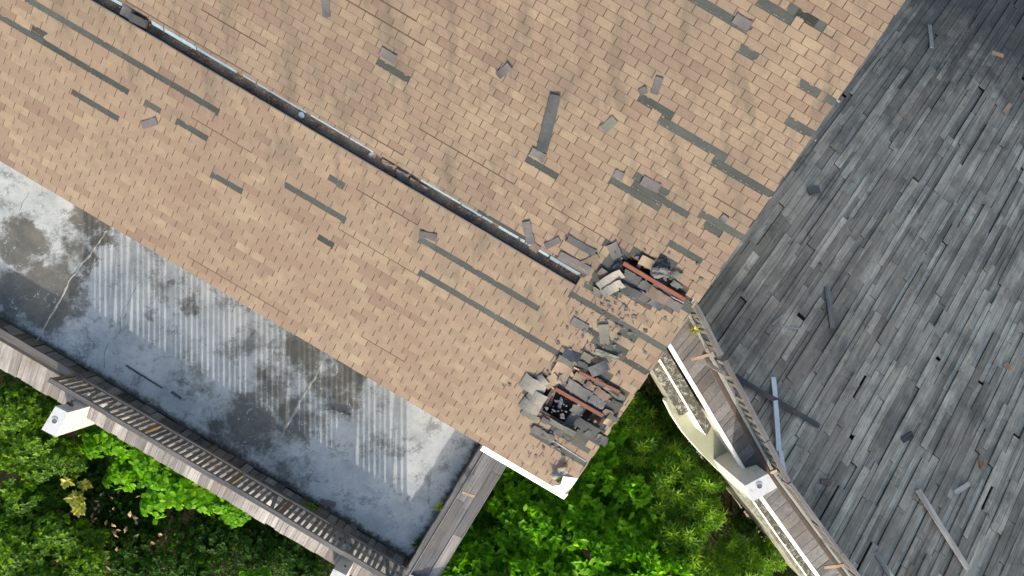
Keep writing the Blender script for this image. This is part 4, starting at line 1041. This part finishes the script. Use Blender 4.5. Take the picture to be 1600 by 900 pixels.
LM = dict(broad=[('the white eave corner', 880, 770), ('the outer edge of the end apron', 725, 830), ('the bottom edge under the eave corner', 880, 900), ('the darkest gap beside the spiky shrubs', 1040, 880)],
          narrow=[('the roof edge by the lower hole', 950, 665), ('the tip of the pale green ledge', 1044, 650), ('the right concrete pier', 1175, 775), ('the foot of the mossy garden wall', 1240, 905)],
          vine=[('the left concrete pier', 100, 665), ('the middle of the long apron', 300, 750), ('the bottom concrete pier', 525, 900)],
          dark=[('the yellow shrub', 130, 768), ('the pale dry leaves', 205, 815), ('the bottom concrete pier', 525, 900), ('the mossy garden wall', 1200, 840), ('the roof edge above the pale ledge', 985, 610), ('the corner of the end apron', 690, 880)],
          small=[('the left concrete pier', 85, 655), ('the yellow shrub', 130, 768), ('the bottom left corner of the frame', 0, 900)])
KD = dict(broad='bright green broad-leaved shrub', narrow='spiky green shrub', vine='bright broad-leaved vine', dark='small-leaved shrub coloured dark green for shade', small='glossy small-leaved tree')
ORD = ['nearest', 'second nearest', 'third nearest', 'fourth nearest', 'fifth nearest', 'sixth nearest', 'seventh nearest', 'eighth nearest', 'ninth nearest', 'tenth nearest', 'eleventh nearest', 'twelfth nearest']
def label_plants():
    bins = {}
    for (e, kind, x, y) in PL:
        k = min(range(len(LM[kind])), key=lambda i: math.hypot(x - LM[kind][i][1], y - LM[kind][i][2]))
        bins.setdefault((kind, k), []).append((math.hypot(x - LM[kind][k][1], y - LM[kind][k][2]), e))
    for (kind, k), L_ in bins.items():
        for r_, (d, e) in enumerate(sorted(L_, key=lambda q: q[0])): e['label'] = f'{KD[kind]}, {ORD[r_]} to {LM[kind][k][0]}'
ggrp = dict(broad='broad-leaved shrubs in the middle garden', narrow='narrow-leaved shrubs in the middle garden', vine='vines under the apron', dark='dark shrubs in the left garden', small='small-leaved trees in the left garden')
PL = []
def plant(kind, px, py, ztop, sc=1.0):
    v = rnd.randrange(3 if kind in ('broad', 'small') else 2); fo, st_, lob = LIB[kind, v]
    hgt = max(l[2] for l in lob) * sc; p = W(px, py, ztop - .2)
    e = empty(names[kind], (p.x, p.y, ztop - hgt), 'plant', cats[kind], ggrp[kind]); PL.append((e, kind, px, py)); e.scale = (sc,) * 3; e.rotation_euler = (0, 0, rnd.random() * 6.28)
    link('foliage', fo, e, kind='stuff'); link('stem', st_, e)
    zg = (-5 - (ztop - hgt)) / sc
    if zg < 0: MB().tube([(0, 0, zg), (.05, .03, zg / 2), (0, 0, .05)], [.09, .07, .06], 6).build('trunk', M['bark'], e)
    if kind in ('broad', 'vine'):
        for k in range(34):
            lx, ly, lz, lr = rnd.choice(lob); th = rnd.random() * 6.28; cz = rnd.uniform(.2, .95); sr = math.sqrt(1 - cz * cz)
            o = link('leaf', LEAFM if kind == 'broad' else LEAFV, e)
            o.location = (lx + lr * sr * math.cos(th) * 1.05, ly + lr * sr * math.sin(th) * 1.05, lz + lr * .8 * cz * 1.05 - lr * .5)
            o.rotation_euler = (rnd.uniform(-.4, .4), rnd.uniform(-.6, .1), rnd.random() * 6.28)
    return e
for (x, y, z, s) in ((720, 880, -1.6, 1.0), (770, 850, -1.9, 1.0), (830, 890, -1.5, 1.1), (790, 790, -2.0, 1.0), (850, 830, -1.7, 1.0), (900, 870, -1.5, 1.1), (905, 800, -1.9, 1.0), (960, 840, -1.7, 1.0), (980, 890, -1.5, 1.05),
        (870, 760, -2.2, 1.0), (940, 765, -2.1, .95), (990, 785, -2.0, .95), (830, 745, -2.3, .9), (770, 740, -2.4, .9), (920, 715, -2.4, .95), (945, 690, -2.6, .9), (1020, 850, -1.8, .9), (700, 930, -1.5, 1.0), (760, 935, -1.4, 1.0), (860, 945, -1.3, 1.0), (950, 945, -1.3, 1.0), (1040, 905, -1.6, .9)):
    plant('broad', x, y, z, s)
for (x, y, z, s) in ((980, 650, -2.6, .95), (1010, 700, -2.4, 1.0), (960, 725, -2.5, .9), (1050, 720, -2.2, 1.0), (1075, 765, -2.0, 1.0), (1035, 770, -2.1, .95), (1095, 800, -1.9, .9), (1065, 840, -1.8, 1.0), (1090, 890, -1.7, 1.0), (1140, 870, -2.4, .9), (1170, 905, -2.4, .95), (1130, 925, -1.8, 1.0), (1200, 870, -3.0, .8), (1110, 740, -2.6, .8), (1060, 665, -3.0, .85)):
    plant('narrow', x, y, z, s)
for (x, y, z, s) in ((10, 630, -1.0, .9), (50, 660, -1.2, .9), (15, 720, -1.2, .95), (70, 720, -1.6, .8), (20, 800, -1.6, 1.0), (75, 850, -1.7, 1.0), (20, 890, -1.5, 1.0), (120, 890, -2.0, .9), (60, 790, -2.2, .9), (-30, 670, -1.0, 1.0), (-30, 850, -1.4, 1.0), (40, 950, -1.4, 1.0)):
    plant('small', x, y, z, s)
for (x, y, z, s) in ((190, 690, -1.4, .7), (235, 725, -1.3, .85), (280, 755, -1.2, .9), (325, 775, -1.4, .8), (250, 770, -2.0, .8), (205, 735, -2.2, .7), (300, 725, -1.3, .8), (400, 905, -1.6, .5), (375, 800, -1.7, .6), (150, 690, -2.2, .7), (185, 735, -2.6, .6)):
    plant('vine', x, y, z, s)
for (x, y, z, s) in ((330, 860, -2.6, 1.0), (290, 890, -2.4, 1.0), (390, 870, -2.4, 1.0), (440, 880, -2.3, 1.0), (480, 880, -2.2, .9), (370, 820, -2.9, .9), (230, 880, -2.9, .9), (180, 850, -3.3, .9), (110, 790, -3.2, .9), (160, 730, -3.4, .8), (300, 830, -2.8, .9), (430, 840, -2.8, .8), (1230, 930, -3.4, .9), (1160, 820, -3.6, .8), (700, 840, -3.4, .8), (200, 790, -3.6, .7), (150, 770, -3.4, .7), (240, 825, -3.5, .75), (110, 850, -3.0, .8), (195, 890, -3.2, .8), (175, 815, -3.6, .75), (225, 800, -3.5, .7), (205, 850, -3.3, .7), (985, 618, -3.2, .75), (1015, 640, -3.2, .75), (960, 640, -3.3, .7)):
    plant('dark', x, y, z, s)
label_plants()
# yellow plant, dry leaves, ferns
def small_plant(name, p, m, label, n, ln, wd, rise, cat, seg=2, seed=3, fold=.25, droop=.4, layers=1, spread=0.0):
    r = random.Random(seed); e = empty(name, p, label, cat); mb = MB()
    for k in range(layers):
        whorl(mb, r, Vector((r.uniform(-spread, spread), r.uniform(-spread, spread), .02 + .08 * k)), Vector((r.uniform(-.2, .2), r.uniform(-.2, .2), 1)), n, ln, wd, rise, .6, seg, fold, droop)
    mb.build('leaves', m, e); MB().tube([(0, 0, -.02), (0, 0, .12)], [.012, .008], 5).build('stem', M['bark'], e); return e
small_plant('yellow_shrub', W(130, 768, -2.0), M['leafY'], 'yellow leaved shrub glowing in a gap of the left garden', 12, .2, .11, .4, 'shrub', 3, 5, layers=7, spread=.4)
small_plant('fern', W(489, 794, .10), M['leafB'], 'green fern rooted at the parapet foot', 12, .26, .05, .6, 'fern', 2, 8, layers=2, spread=.05)
small_plant('weed', W(690, 794, .12), M['leafY'], 'yellowish weed tuft at the end parapet', 9, .2, .05, .5, 'weed', 2, 9, layers=2, spread=.08)
small_plant('weed', W(657, 846, .08), M['leafD'], 'dark weed tuft near the terrace corner', 9, .2, .045, .4, 'weed', 2, 10, layers=2, spread=.08)
small_plant('sprout', W(1083, 516, .5), M['leafY'], 'bright lime sprout beside the upper balustrade', 9, .15, .06, .5, 'sprout', 3, 11, layers=1)
dl_ = MB()
r = random.Random(12)
for k in range(70):
    cx, cy = r.choice(((160, 800), (215, 820), (190, 780), (210, 840), (140, 830), (185, 850), (250, 870), (80, 800)))
    p = W(cx + r.gauss(0, 22), cy + r.gauss(0, 18), -3.2 + r.uniform(-.3, .3)); a = r.random() * 6.28
    leaf(dl_, p, Vector((math.cos(a), math.sin(a), r.uniform(-.5, .5))), Vector((0, 0, 1)), r.uniform(.08, .22), r.uniform(.04, .12), r.random(), .3, .3)
M['dryleaf'] = m_plain('pale_dry_leaf', (.42, .33, .22), (.25, .14, .08), 6, .8, 40)
dl_.build('dry_leaves', M['dryleaf'], None, kind='stuff')
